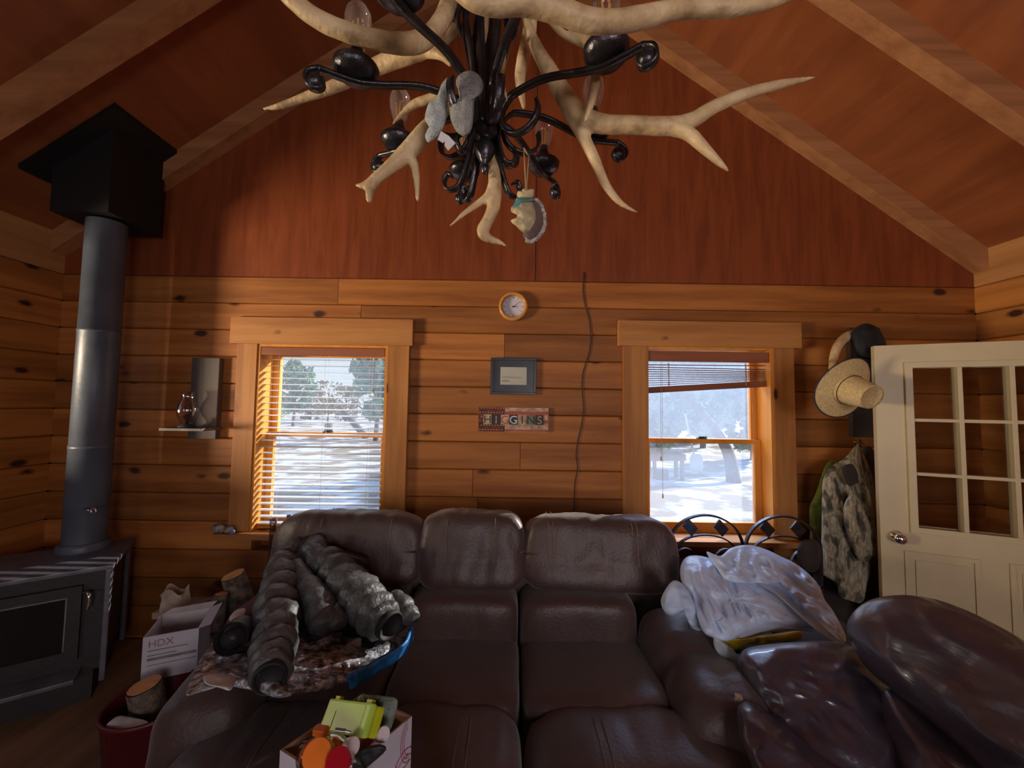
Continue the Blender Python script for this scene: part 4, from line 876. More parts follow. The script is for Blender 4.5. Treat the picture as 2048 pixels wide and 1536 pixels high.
iron_chair(P(1411, 1060, CY).x, CY, 'left one of two black iron chairs with arched diamond back')
iron_chair(P(1565, 1062, CY).x, CY, 'right one of two black iron chairs with arched diamond back')
# ================================================================== COAT RACK, HATS, COATS
a, b = P(1698, 655, WY - .03), P(1752, 875, WY - .03)
t = thing('coat_rack', ((a.x + b.x) / 2, WY, b.z), 'dark wooden wall rack with pale antler hook behind the open door', 'coat rack')
box((a.x, WY - .035, b.z), (b.x + .05, WY - .001, a.z), ch=.003).build('rack_board', M_['darkcloth'], t)
pts = [(1735, 672, 2.62, 9), (1712, 668, 2.50, 9.5), (1690, 676, 2.42, 9), (1674, 695, 2.36, 8), (1666, 725, 2.32, 7), (1668, 760, 2.30, 6), (1682, 800, 2.34, 4)]
pts = catmull(pts, 5); MB().tube([P(x, y, d) for x, y, d, r in pts], [r * d / F for x, y, d, r in pts], 12).build('antler_hook', M_['antler'], t, smooth=True)
hk = P(1716, 886, 2.60); mb = MB(); mb.tube(catmull([tuple(P(1720, 880, 2.66)), tuple(P(1719, 886, 2.60)), tuple(P(1712, 890, 2.56)), tuple(P(1709, 882, 2.55))], 4), .006, 8); mb.tube(catmull([tuple(P(1720, 880, 2.66)), tuple(P(1725, 888, 2.60)), tuple(P(1732, 884, 2.56))], 4), .005, 8); mb.build('metal_hook', M_['chrome'], t, smooth=True)
# black hats
t = thing('black_hat', P(1735, 690, 2.42), 'black felt hat hanging at the top of the coat rack', 'hat')
MB().blob([(1702, 668), (1716, 652), (1736, 647), (1757, 657), (1770, 680), (1773, 700), (1765, 716), (1742, 724), (1718, 718), (1704, 700)], 2.42, .10, .06, 14, 5, .012, 9, (1, 1, .4), 3).build('hat_crown', M_['blackfelt'], t, smooth=True)
MB().blob([(1706, 712), (1735, 720), (1766, 708), (1772, 718), (1745, 732), (1714, 727)], 2.38, .03, .03, 8, 5).build('hat_brim', M_['blackfelt'], t, smooth=True)
t = thing('navy_cap', P(1735, 735, 2.44), 'crumpled navy knit cap hanging between black hat and straw hat', 'cap')
MB().blob([(1713, 720), (1740, 716), (1756, 726), (1753, 748), (1740, 757), (1724, 750), (1714, 736)], 2.40, .06, .05, 10, 5, .012, 12, (1, 1, 1), 6).build('cap_body', M_['blackfelt'], t, smooth=True)
# straw hat
hc = P(1696, 778, 2.20); axis = Vector((.16, -.91, -.36)).normalized()
q = Vector((0, 0, 1)).rotation_difference(axis).to_matrix().to_4x4(); T = Matrix.Translation(hc) @ q
t = thing('straw_hat', hc, 'woven straw hat with wide brim hanging over the door corner', 'hat')
mb = MB(); K = 48
def brim(u, v):
    a = 2 * math.pi * u; r_ = .083 + (.178 - .083) * v; return T @ Vector((r_ * math.cos(a), r_ * math.sin(a), .012 * math.cos(2 * a + 2.2) * v * v - .022 * v))
mb.grid(brim, K, 10); o = mb.build('brim', M_['straw'], t, smooth=True); md = o.modifiers.new('s', 'SOLIDIFY'); md.thickness = .004
mb = MB()
def crown(u, v):
    a = 2 * math.pi * u
    if v < .7: r_ = .090 - .022 * (v / .7); z = .135 * v / .7
    else: r_ = .068 * (1 - (v - .7) / .3); z = .135 - .022 * math.sin((v - .7) / .3 * math.pi / 2)
    return T @ Vector((r_ * math.cos(a) * 1.05, r_ * math.sin(a) * .95, z))
mb.grid(crown, K, 20); mb.build('crown', M_['straw'], t, smooth=True)
mb = MB(); mb.tube([T @ Vector((.0885 * math.cos(2 * math.pi * i / 40) * 1.05, .0885 * math.sin(2 * math.pi * i / 40) * .95, .018)) for i in range(41)], .0022, 5); mb.build('hat_cord', M_['hatband'], t, smooth=True)
mb = MB(); mb.tube([brim(i / 60, 1.0) for i in range(61)], .0035, 6); mb.build('brim_edge', M_['hatband'], t, smooth=True)
# camouflage jacket
cj = thing('camouflage_jacket', P(1716, 890, 2.5), 'camouflage jacket hanging from a hook beside the open door', 'jacket')
MB().blob([(1712, 890), (1722, 890), (1730, 912), (1742, 945), (1752, 1000), (1750, 1045), (1756, 1090), (1748, 1130), (1735, 1165), (1726, 1204), (1705, 1203), (1679, 1192), (1674, 1168), (1650, 1152), (1642, 1140), (1643, 1060), (1644, 990), (1646, 960), (1660, 935), (1690, 915)],
          fitD([(1700, 890, 2.52), (1640, 1100, 2.42), (1740, 1150, 2.40)]), .05, .04, 20, 5, .022, 9, (2.4, 2.4, .35), 4, .45).build('jacket_body', M_['camo'], cj, smooth=True)
MB().blob([(1688, 1010), (1706, 985), (1724, 1010), (1745, 1060), (1753, 1092), (1742, 1120), (1715, 1118), (1698, 1080), (1688, 1045)], 2.36, .045, .03, 12, 5, .015, 10, (2, 2, .5), 9, .5).build('sleeve', M_['camo'], cj, smooth=True)
MB().blob([(1684, 935), (1704, 928), (1716, 950), (1712, 965), (1698, 972), (1688, 955)], 2.40, .012, .01, 8, 4).build('collar_opening', M_['darkcloth'], cj, smooth=True)
mb = MB(); mb.tube([P(x, y, d) for x, y, d in catmull([(1716, 888, 2.47), (1712, 915, 2.43), (1716, 940, 2.41), (1722, 965, 2.41)], 5)], .004, 6); mb.tube([P(x, y, d) for x, y, d in catmull([(1716, 888, 2.47), (1722, 925, 2.43), (1732, 965, 2.42)], 5)], .004, 6); mb.build('drawstring', M_['board'], cj)
t = thing('olive_vest', P(1630, 1050, 2.58), 'olive green quilted garment hanging behind the camouflage jacket', 'vest')
MB().blob([(1655, 925), (1690, 930), (1700, 1000), (1690, 1090), (1650, 1104), (1621, 1100), (1620, 1060), (1619, 1015), (1632, 985)], 2.60, .03, .03, 14, 5, .014, 10, (1, 1, 3), 4).build('vest_body', M_['olive'], t, smooth=True)
t = thing('dark_coat', P(1735, 1050, 2.56), 'dark brown coat hanging between camouflage jacket and open door', 'coat')
MB().blob([(1725, 900), (1750, 905), (1768, 990), (1775, 1100), (1772, 1220), (1745, 1300), (1690, 1310), (1640, 1250), (1625, 1140), (1650, 1060), (1690, 980)], 2.58, .05, .03, 14, 5, .02, 8, (2, 2, .5), 7).build('coat_body', M_['darkcloth'], t, smooth=True)
t = thing('dark_pouch', P(1615, 1100, 2.3), 'small dark bag hanging on the right iron chair back', 'bag')
MB().blob([(1600, 1085), (1622, 1078), (1640, 1090), (1642, 1125), (1628, 1145), (1604, 1138), (1594, 1110)], 2.24, .035, .02, 8, 5, .008, 14).build('pouch_body', M_['darkcloth'], t, smooth=True)
# ================================================================== CHANDELIER
HB = P(970, 300, .93); hx, hy, hz = HB.x, .93, HB.z
ch = thing('antler_chandelier', (hx, hy, hz), 'large elk antler and black iron chandelier with filament bulbs hanging overhead', 'chandelier')
def az(a, r, z): return Vector((hx + r * math.cos(a), hy + r * math.sin(a), hz + z))
I_ = M_['iron']
# column, hub ball, finial, stem to the ridge
T = Matrix.Translation(HB)
MB().lathe([(0, -.062), (.006, -.06), (.010, -.045), (.007, -.036), (.014, -.028), (.022, -.012), (.025, 0), (.022, .012), (.014, .022), (.018, .03), (.030, .036), (.032, .05), (.016, .06), (.016, .5), (.03, .52), (.03, .56), (.012, .58), (0, .58)], T, 28).build('hub', I_, ch, smooth=True)
MB().tube([HB + Vector((0, 0, .57)), Vector((hx, hy, HC - .13))], .008, 8).build('hanging_stem', I_, ch)
MB().lathe([(0, 0), (.07, 0), (.06, .03), (.02, .05), (0, .05)], Matrix.Translation((hx, hy, HC - .18 - .0)), 24).build('ceiling_canopy', I_, ch)
mb = MB(); mb.tube([az(i * math.pi / 16, .075, .33) for i in range(33)], .007, 6, caps=False); mb.build('upper_ring', I_, ch, smooth=True)
ARM = [R(a) for a in (18, 57, 107, 150, 197, 242, 287, 332)]
def arm(a, first):
    # scroll: circle centre (.100,.058) radius .052, then crest and sweep outwards to a curl
    pf = []
    for i in range(19):
        th_ = R(20 - i * 15); rr = .044 + .012 * i / 18
        pf.append((.098 + rr * math.cos(th_), .062 + rr * math.sin(th_)))
    pf += [(.135, .122), (.18, .118), (.235, .104), (.29, .094), (.335, .098), (.372, .104)]
    for i in range(9):
        th_ = R(90 - i * 38); rr = .026 - .0016 * i; pf.append((.380 + rr * math.cos(th_), .076 + rr * math.sin(th_)))
    pf = catmull(pf, 3)
    tg = Vector((-math.sin(a), math.cos(a), 0))
    MB().strap([az(a, r, z) for r, z in pf], tg, .018, .007).build('arm', I_, ch, smooth=True)
    mb = MB(); mb.puff(az(a, .381, .072), (.036, .036, .034), 2.2, None, None, 8); mb.build('arm_knob', I_, ch, smooth=True)
    # bobeche, candle cup
    c = az(a, .30, .098); Tc = Matrix.Translation(c)
    MB().lathe([(0, 0), (.012, .001), (.036, .006), (.047, .018), (.050, .030), (.046, .034), (.030, .026), (.016, .028), (.015, .050), (.017, .052), (.017, .064), (0, .064)], Tc, 28).build('cup', I_, ch, smooth=True)
    bb = MB().lathe([(.0125, .064), (.014, .075), (.020, .095), (.027, .120), (.0295, .142), (.027, .160), (.019, .174), (.008, .181), (.0, .182)], Tc, 24).build('bulb', M_['bulbglass'], ch, smooth=True)
    mb = MB()
    for k in range(4):
        q = k * math.pi / 2 + .4; mb.tube([c + Vector((.006 * math.cos(q), .006 * math.sin(q), .088)), c + Vector((.011 * math.cos(q), .011 * math.sin(q), .138))], .0019, 5)
    mb.tube([c + Vector((0, 0, .06)), c + Vector((0, 0, .10))], .003, 6)
    fo = mb.build('filament', M_['filament'], bb)
    MB().lathe([(0, .064), (.0135, .064), (.0135, .084), (0, .084)], Tc, 16).build('bulb_cap', I_, bb)
for i, a in enumerate(ARM): arm(a, i == 0)
for a2, low in ((35, 1), (75, 1), (125, 1), (165, 1), (5, 0), (215, 0), (300, 2), (258, 2)):
    a2 = R(a2)
    pf = [(.022, .52), (.034, .45), (.060, .36), (.060, .30), (.040, .20), (.034, .10), (.034, .05)]
    if low == 1: pf += [(.040, .0), (.052, -.045), (.072, -.085), (.098, -.088), (.108, -.065), (.098, -.048), (.086, -.055)]
    if low == 0: pf += [(.036, .02), (.048, -.02), (.066, -.03), (.078, -.01), (.07, .008)]
    MB().strap([az(a2, r, z) for r, z in catmull(pf, 4)], Vector((-math.sin(a2), math.cos(a2), 0)), .017, .006).build('column_strap', I_, ch, smooth=True)
# antlers: branches as (px, py, depth, radius px), fused into one mesh each
def antler(branches, vox=.0045):
    mb = MB()
    for br in branches:
        br = catmull(br, 6); pts = [P(x, y, d) for x, y, d, r in br]
        rad = [max(.0022, r * d / F * (1 + .05 * nz((x * .03, y * .03, d), 1.7))) for x, y, d, r in br]; mb.tube(pts, rad, 14)
        mb.puff(pts[0], [rad[0] * 2] * 3, 2, None, None, 6); mb.puff(pts[-1], [rad[-1] * 2] * 3, 2, None, None, 6)
    o = mb.build('antler', M_['antler'], ch, smooth=True)
    md = o.modifiers.new('r', 'REMESH'); md.mode = 'VOXEL'; md.voxel_size = vox; md.use_smooth_shade = True
    sm = o.modifiers.new('s', 'SMOOTH'); sm.iterations = 6; sm.factor = .5
    return o
# 1 top left beam
antler([[(520, -80, .72, 16), (575, -10, .74, 18), (635, 38, .76, 19), (700, 66, .78, 19), (770, 84, .81, 20), (830, 86, .84, 21), (868, 62, .87, 19), (893, 20, .90, 19), (905, -40, .93, 18)],
        [(610, 20, .75, 13), (590, -5, .75, 12), (612, -60, .75, 9)]])
# 2 long tine running back to the left, with a side branch
antler([[(905, 60, .98, 13), (870, 90, 1.0, 16), (820, 108, 1.03, 18), (765, 128, 1.06, 17), (715, 152, 1.08, 14), (660, 176, 1.09, 12), (600, 198, 1.10, 8.5), (560, 212, 1.10, 6.5), (528, 218, 1.10, 3)],
        [(838, 103, 1.02, 12), (880, 108, 1.0, 11), (900, 128, .99, 6)]])
# 3 big beam across the top right
antler([[(905, -30, .60, 18), (945, 2, .60, 19), (990, 12, .61, 20), (1045, 6, .62, 24), (1110, 18, .63, 25), (1170, 40, .64, 23), (1225, 44, .65, 22), (1290, 34, .66, 22), (1350, 20, .67, 19), (1420, 16, .68, 19), (1480, 14, .68, 17), (1545, 2, .69, 14), (1610, -20, .70, 9)],
        [(1105, 5, .63, 17), (1125, -30, .62, 15), (1110, -80, .61, 12)], [(1395, 10, .68, 14), (1410, -30, .68, 12)]])
# 4 right antler with a fork
antler([[(1052, 40, 1.0, 10), (1070, 90, .99, 13), (1098, 140, .97, 17), (1128, 190, .95, 20), (1160, 232, .93, 22), (1205, 248, .92, 19), (1270, 250, .91, 18), (1335, 252, .90, 18), (1382, 242, .90, 17), (1430, 213, .90, 14), (1500, 185, .91, 12), (1570, 167, .92, 9), (1628, 155, .93, 3)],
        [(1340, 254, .90, 16), (1378, 268, .89, 14), (1408, 296, .88, 11), (1435, 322, .88, 8), (1457, 342, .88, 3.5)],
        [(1140, 222, .94, 17), (1168, 275, .94, 13), (1192, 325, .94, 11), (1212, 370, .94, 9), (1240, 405, .94, 6.5), (1275, 425, .94, 2.5)]])
# 5 pale beam crossing it
antler([[(1120, 10, .88, 11), (1150, 50, .87, 12), (1180, 90, .86, 14), (1192, 140, .86, 12), (1186, 190, .86, 10), (1172, 240, .87, 5)], [(1090, 30, .90, 7), (1125, 66, .88, 8), (1165, 88, .87, 7)]])
# 6 lower left antler
antler([[(900, 215, .98, 12), (872, 240, .98, 15), (842, 272, .97, 18), (815, 305, .96, 19), (785, 330, .95, 14), (755, 355, .94, 12), (735, 370, .94, 10), (711, 371, .94, 3)],
        [(812, 305, .96, 15), (828, 330, .96, 10), (833, 360, .96, 7), (835, 400, .96, 4)],
        [(748, 362, .94, 12), (740, 382, .94, 9.5), (738, 402, .94, 6)], ])
antler([[(900, 178, 1.02, 9), (868, 195, 1.03, 10), (830, 208, 1.04, 9), (805, 228, 1.05, 6), (787, 246, 1.05, 3)]])
# 7 lower centre antler
antler([[(985, 300, .99, 9), (988, 340, .96, 12), (990, 375, .92, 15), (988, 410, .88, 14), (976, 440, .88, 13), (966, 462, .88, 14), (975, 476, .88, 10), (998, 484, .88, 6), (1014, 493, .88, 2.5)],
        [(987, 365, .88, 11), (975, 392, .88, 9), (952, 410, .88, 7.5), (925, 430, .87, 5.5), (898, 454, .87, 2.5)]])
# 8 short inner pieces close to the column
antler([[(966, -20, .90, 12), (968, 35, .90, 12), (965, 75, .90, 10), (960, 108, .90, 6)]])
antler([[(1062, 20, 1.08, 14), (1058, 70, 1.07, 15), (1046, 120, 1.06, 14), (1040, 165, 1.05, 11), (1048, 215, 1.04, 5)]])
antler([[(1015, 60, .86, 6), (1006, 110, .85, 8), (1005, 160, .85, 6), (1015, 203, .85, 3)]])
# plush squirrel sitting on the left arms
def atd(px, py, d): return P(px, py, d)
sq = thing('plush_toy', atd(905, 250, .84), 'grey plush squirrel toy perched on the left chandelier arms', 'plush toy')
MB().blob([(885, 165), (898, 155), (903, 175), (896, 205), (893, 235), (886, 258), (870, 278), (856, 285), (850, 270), (858, 255), (850, 240), (852, 222), (858, 205), (872, 196)], .86, .022, .02, 12, 5, .003, 30).build('body', M_['plushl'], sq, smooth=True)
MB().blob([(918, 150), (938, 141), (958, 150), (967, 170), (962, 188), (950, 200), (947, 225), (945, 250), (938, 268), (926, 272), (912, 262), (902, 240), (899, 215), (905, 202), (918, 198), (916, 180), (912, 165)], .83, .026, .022, 12, 5, .003, 30).build('tail', M_['plush'], sq, smooth=True)
mb = MB(); c0, c1 = atd(876, 263, .845), atd(912, 295, .845)
pts = [atd(882, 262, .845), atd(875, 279, .845), atd(886, 286, .845), atd(890, 281, .845), atd(889, 291, .845), atd(896, 301, .845), atd(911, 286, .845), atd(898, 272, .845)]
mb.add(pts + [p + Vector((0, .001, 0)) for p in pts], [tuple(range(8)), tuple(range(15, 7, -1))]); mb.build('care_tag', M_['white'], sq)
# hanging ornament
on = thing('hanging_ornament', atd(1053, 380, .86), 'cream squirrel ornament with fur edged tail hanging from the chandelier by twine', 'ornament')
dd = .86
mb = MB(); mb.tube([atd(1048, 296, dd), atd(1050, 340, dd), atd(1052, 380, dd)], .0018, 6); mb.tube([atd(1058, 312, dd), atd(1055, 345, dd), atd(1053, 380, dd)], .0018, 6); mb.tube([atd(1048, 296, dd), atd(1053, 306, dd - .012), atd(1058, 312, dd)], .0018, 6)
mb.build('twine_loop', M_['twine'], on, smooth=True)
MB().blob([(1066, 396), (1080, 408), (1087, 430), (1087, 452), (1078, 470), (1062, 483), (1052, 480), (1046, 468), (1060, 440), (1064, 420)], dd + .006, .014, .012, 8, 5, .003, 60).build('tail', M_['tailc'], on, smooth=True)
mb = MB(); ed_ = [(1070, 398), (1082, 412), (1088, 432), (1087, 454), (1078, 471), (1062, 483), (1050, 478)]
mb.tube([atd(x, y, dd + .004) + Vector((.0015 * nz((x, y, 0), 1.1), 0, .0015 * nz((y, x, 0), 1.3))) for x, y in catmull(ed_, 6)], .0055, 8); mb.build('fur_edge', M_['fur'], on, smooth=True)
MB().blob([(1034, 388), (1036, 382), (1042, 382), (1047, 377), (1056, 379), (1062, 377), (1064, 380), (1068, 378), (1067, 392), (1060, 398), (1044, 398), (1035, 394)], dd, .018, .014, 10, 4).build('head', M_['cream'], on, smooth=True)
MB().blob([(1036, 402), (1050, 396), (1063, 401), (1071, 420), (1072, 442), (1066, 458), (1055, 468), (1042, 462), (1032, 452), (1024, 446), (1022, 440), (1032, 436), (1034, 430), (1023, 424), (1023, 414), (1030, 410)], dd, .022, .016, 12, 5, .005, 40).build('body', M_['cream'], on, smooth=True)
MB().blob([(1034, 395), (1052, 398), (1066, 396), (1066, 402), (1050, 403), (1040, 404), (1034, 418), (1025, 414), (1030, 404)], dd - .012, .008, .006, 6, 4).build('scarf', M_['teal'], on, smooth=True)
# ================================================================== PUFFER JACKET AND BLANKET on the left seat
bk = thing('padded_blanket', P(560, 1360, 1.45), 'crumpled silver brown blanket with blue edge under the jacket on the sofa', 'blanket')
DB = fitD([(400, 1360, 1.16), (820, 1270, 1.58), (560, 1200, 1.66)])
MB().blob([(372, 1392), (385, 1350), (410, 1305), (445, 1270), (520, 1240), (620, 1230), (740, 1230), (822, 1262), (820, 1290), (790, 1320), (740, 1345), (700, 1362), (650, 1380), (600, 1388), (555, 1396), (520, 1384), (480, 1376), (430, 1368), (395, 1378)], lambda x, y: DB(x, y) + .02, .05, .05, 22, 5, .030, 9, seed=4, edge=.4).build('quilt_top', M_['silver'], bk, smooth=True)
mb = MB(); e = catmull([(826, 1256), (815, 1285), (790, 1310), (755, 1330), (722, 1348), (700, 1360)], 6)
mb.grid(lambda u, v: (lambda q: P(q[0] + 3 * v, q[1] + (26 - 12 * u) * (v - .3) * (1.0 + .25 * nz((u * 9, v, 0), 1)), DB(q[0], q[1]) - .055 + .03 * v + .012 * nz((u * 12, v * 2, 0), 1)))(e[min(len(e) - 1, int((1 - u) * (len(e) - 1)))]), 29, 6)
o = mb.build('blue_edge', M_['blue'], bk, smooth=True); md = o.modifiers.new('s', 'SOLIDIFY'); md.thickness = .012
MB().blob([(408, 1352), (425, 1346), (470, 1352), (462, 1380), (440, 1376), (412, 1368)], lambda x, y: DB(x, y) - .035, .02, .02, 8, 5, .012, 20, seed=8).build('lining_patch', M_['lining'], bk, smooth=True)
pj = thing('puffer_jacket', P(600, 1250, 1.6), 'grey puffer jacket heaped over the left seat and back of the sofa', 'jacket')
DJ = fitD([(600, 1085, 1.93), (480, 1330, 1.36), (800, 1250, 1.58)])
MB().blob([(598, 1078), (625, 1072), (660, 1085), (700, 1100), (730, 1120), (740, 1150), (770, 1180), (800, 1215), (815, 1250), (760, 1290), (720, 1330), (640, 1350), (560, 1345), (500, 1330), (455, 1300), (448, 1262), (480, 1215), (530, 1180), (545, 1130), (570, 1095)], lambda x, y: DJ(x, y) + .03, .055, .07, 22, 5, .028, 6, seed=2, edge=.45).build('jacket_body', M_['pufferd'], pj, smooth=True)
def sleeve(name, pts, n_b, m, amp=.26, cuff=None, dd=0):
    """quilted tube: pts (px,py,radius px, depth offset)"""
    pc = catmull(pts, 14); path = []; rad = []
    N_ = len(pc)
    for i, (x, y, r, do) in enumerate(pc):
        d = DJ(x, y) + do + dd; path.append(P(x, y, d)); f = i / (N_ - 1)
        b = abs(math.sin(math.pi * n_b * (f + .012 * math.sin(9 * f)))) ** .5; rad.append(r * d / F * (1 - amp + amp * b))
    mb = MB(); mb.tube(path, rad, 26)
    for i, v in enumerate(mb.v): v += Vector((nz(v, 14, 1), nz(v, 14, 5), nz(v, 14, 9))) * .010 + Vector((nz(v, 45, 1), nz(v, 45, 5), nz(v, 45, 9))) * .005
    o = mb.build(name, m, pj, smooth=True)
    if cuff:
        a = (path[-1] - path[-4]).normalized(); q = Vector((0, 0, 1)).rotation_difference(a).to_matrix().to_4x4(); r = rad[-1]
        MB().lathe([(r * .98, -.02), (r * 1.0, .012), (r * .9, .022), (r * .82, .012), (r * .7, .003), (0, .002)], Matrix.Translation(path[-1]) @ q, 28).build('cuff', M_['black'], o, smooth=True)  # black disc closes the sleeve, its colour stands for the shaded hole
    return o
sleeve('sleeve', [(566, 1120, 26, -.04), (562, 1165, 34, -.07), (555, 1215, 41, -.10), (550, 1270, 44, -.13), (545, 1320, 40, -.14), (540, 1352, 36, -.14)], 9, M_['puffer'], .26, True)
sleeve('sleeve', [(655, 1120, 30, -.02), (680, 1155, 40, -.06), (715, 1195, 44, -.10), (750, 1225, 42, -.12), (776, 1248, 34, -.12)], 7, M_['puffer'], .26, True)
sleeve('front_panel', [(592, 1125, 10, -.06), (610, 1160, 20, -.09), (632, 1200, 29, -.11), (650, 1240, 30, -.11), (655, 1258, 16, -.10)], 4, M_['puffer'], .13)
sleeve('front_panel', [(652, 1215, 18, -.10), (672, 1235, 22, -.11), (682, 1252, 14, -.10)], 2, M_['puffer'], .13)
sleeve('hood', [(628, 1078, 12, -.02), (630, 1100, 22, -.04), (640, 1130, 24, -.04), (655, 1160, 14, -.02)], 2, M_['puffer'], .1)
sleeve('collar', [(602, 1080, 9, 0), (585, 1098, 16, -.01), (570, 1120, 20, -.01)], 2, M_['puffer'], .1)
sleeve('side_panel', [(780, 1195, 16, -.04), (805, 1215, 24, -.06), (822, 1240, 18, -.05)], 3, M_['puffer'], .15)
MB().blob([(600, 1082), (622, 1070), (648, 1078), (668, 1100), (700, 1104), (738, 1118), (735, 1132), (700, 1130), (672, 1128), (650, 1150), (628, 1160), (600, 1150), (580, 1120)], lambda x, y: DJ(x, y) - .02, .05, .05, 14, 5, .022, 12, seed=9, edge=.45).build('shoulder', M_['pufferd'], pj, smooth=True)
# second garment: maroon/white with dark rolled cuff
rj = thing('rolled_garment', P(490, 1270, 1.5), 'rolled maroon white and navy garment on the sofa arm left of the jacket', 'clothes')
DR = fitD([(500, 1200, 1.58), (480, 1300, 1.34), (560, 1280, 1.42)])
MB().blob([(452, 1245), (470, 1222), (500, 1200), (528, 1180), (534, 1215), (532, 1255), (520, 1290), (480, 1290), (455, 1275)], DR, .05, .04, 12, 5, .012, 12, seed=3).build('garment_body', M_['maroon'], rj, smooth=True)
MB().blob([(458, 1238), (472, 1220), (494, 1218), (482, 1240), (468, 1248)], lambda x, y: DR(x, y) - .035, .018, .012, 8, 4).build('white_stripe', M_['lining'], rj, smooth=True)
mb = MB(); c0, c1 = P(480, 1262, DR(480, 1262) - .02), P(462, 1278, DR(462, 1278) - .09); mb.tube([c0, c1], .048, 26, caps=False); mb.tube([c1, c1.lerp(c0, .2)], [.048, .036], 26, caps=False); mb.tube([c1.lerp(c0, .1), c1.lerp(c0, .3)], [.032, .012], 26); mb.build('rolled_cuff', M_['pufferd'], rj, smooth=True)
o = MB().blob([(692, 1292), (705, 1280), (722, 1276), (718, 1300), (705, 1316), (697, 1308)], 1.46, .012, .012, 6, 4).build('work_glove', M_['board'], origin='base', smooth=True); tag(o, 'small tan glove lying among the folds of the puffer jacket', 'glove')
# ================================================================== BAGS on a side table right of the sofa
t = thing('side_table', (1.20, 1.72, 0), 'low dark side table under the white bags beside the sofa', 'side table')
box((.94, 1.60, .46), (1.50, 1.83, .49), ch=.006).build('table_top', M_['darkcloth'], t)
for x in (.96, 1.45):
    for y in (1.62, 1.78): box((x, y, 0), (x + .04, y + .04, .46)).build('leg', M_['darkcloth'], t)
DW = fitD([(1400, 1130, 1.90), (1640, 1200, 1.88), (1500, 1280, 1.62)])
wb = thing('white_bag', P(1470, 1250, 1.75), 'full stretched white plastic bag on the side table', 'bag')
MB().blob([(1362, 1130), (1378, 1112), (1412, 1114), (1440, 1128), (1480, 1150), (1540, 1160), (1600, 1190), (1645, 1245), (1600, 1256), (1540, 1250), (1510, 1258), (1460, 1282), (1425, 1275), (1405, 1262), (1390, 1220), (1378, 1185), (1362, 1160)], DW, .09, .10, 26, 6, .030, 8, (3, .6, 1.2), 3, .4).build('bag_body', M_['bag'], wb, smooth=True)
MB().blob([(1480, 1225), (1562, 1222), (1600, 1240), (1640, 1262), (1590, 1262), (1530, 1266), (1470, 1281), (1450, 1270)], lambda x, y: DW(x, y) + .01, .05, .05, 12, 5, .010, 10, seed=5).build('bag_side', M_['bag'], wb, smooth=True)
lb = thing('draped_white_bag', P(1540, 1150, 1.85), 'thin wrinkled white bag draped on top of the full white bag', 'bag')
MB().blob([(1413, 1104), (1440, 1112), (1462, 1096), (1495, 1090), (1530, 1098), (1560, 1112), (1592, 1128), (1622, 1152), (1640, 1175), (1650, 1200), (1668, 1225), (1690, 1268), (1688, 1285), (1660, 1265), (1625, 1215), (1590, 1180), (1565, 1156), (1530, 1164), (1480, 1166), (1450, 1158), (1432, 1135)], lambda x, y: DW(x, y) - .09, .035, .03, 26, 8, .030, 14, (1, 1, 1), 7, .4).build('bag_body', M_['bag'], lb, smooth=True)
MB().blob([(1516, 1165), (1560, 1156), (1590, 1180), (1640, 1235), (1688, 1286), (1670, 1284), (1620, 1250), (1570, 1205), (1540, 1180)], lambda x, y: DW(x, y) - .095, .012, .01, 12, 5, .010, 14, seed=4).build('sheer_flap', M_['sheer'], lb, smooth=True)
cb = thing('white_cloth', P(1360, 1200, 1.75), 'folded white cotton cloth hanging over the right sofa arm', 'cloth')
MB().blob([(1322, 1198), (1340, 1166), (1356, 1162), (1375, 1180), (1392, 1215), (1402, 1250), (1405, 1268), (1385, 1258), (1375, 1240), (1372, 1222), (1345, 1232), (1328, 1222)], 1.69, .035, .03, 14, 5, .024, 12, (1, 1, 2), 5, .45).build('cloth_body', M_['cloth'], cb, smooth=True)
yb_ = thing('yellow_bag', P(1530, 1280, 1.56), 'yellow plastic bag squeezed below the white bag beside the recliner', 'bag')
MB().blob([(1440, 1275), (1470, 1278), (1510, 1272), (1560, 1266), (1600, 1262), (1602, 1278), (1560, 1284), (1525, 1292), (1495, 1290), (1468, 1300), (1450, 1290)], 1.62, .03, .03, 10, 5, .012, 22, seed=2).build('bag_body', M_['yellow'], yb_, smooth=True)
gb = thing('clear_bag', P(1450, 1300, 1.55), 'crumpled clear plastic bag hanging down beside the sofa arm', 'bag')
MB().blob([(1428, 1270), (1448, 1285), (1468, 1300), (1476, 1320), (1474, 1335), (1452, 1322), (1430, 1298)], 1.58, .02, .02, 8, 4, .008, 20).build('bag_body', M_['sheer'], gb, smooth=True)
o = MB().puff(P(1476, 1395, 1.335), (.022, .02, .03), 2.2, None, lambda p, q: p + q.normalized() * .008 * nz(p, 90, 2), 12).build('crumpled_tissue', M_['board'], origin='base', smooth=True); tag(o, 'tiny crumpled tan tissue caught between sofa arm and recliner', 'tissue')
# ================================================================== CARTON WITH BOTTLES in the foreground
Zr = .90; ztb = .70
q0, q1, q2 = PZ(560, 1500, Zr), PZ(726, 1386, Zr), PZ(824, 1432, Zr)
q3 = q0 + q2 - q1
tb = thing('coffee_table', ((q0.x + q2.x) / 2, (q0.y + q2.y) / 2 - .05, 0), 'small dark table just below the picture carrying the bottle carton', 'table')
cxm, cym = (q0.x + q2.x) / 2, (q0.y + q2.y) / 2
box((cxm - .3, .42, ztb - .03), (cxm + .3, .985, ztb), ch=.004).build('table_top', M_['darkcloth'], tb)
for x in (cxm - .27, cxm + .23):
    for y in (.45, .92): box((x, y, 0), (x + .04, y + .04, ztb - .03)).build('leg', M_['darkcloth'], tb)
t, c4 = carton('bottle_carton', 'open white carton with red oval line print full of drink bottles', 'box', [q0, q3, q2, q1], ztb, Zr, M_['carton'], M_['kraft'])
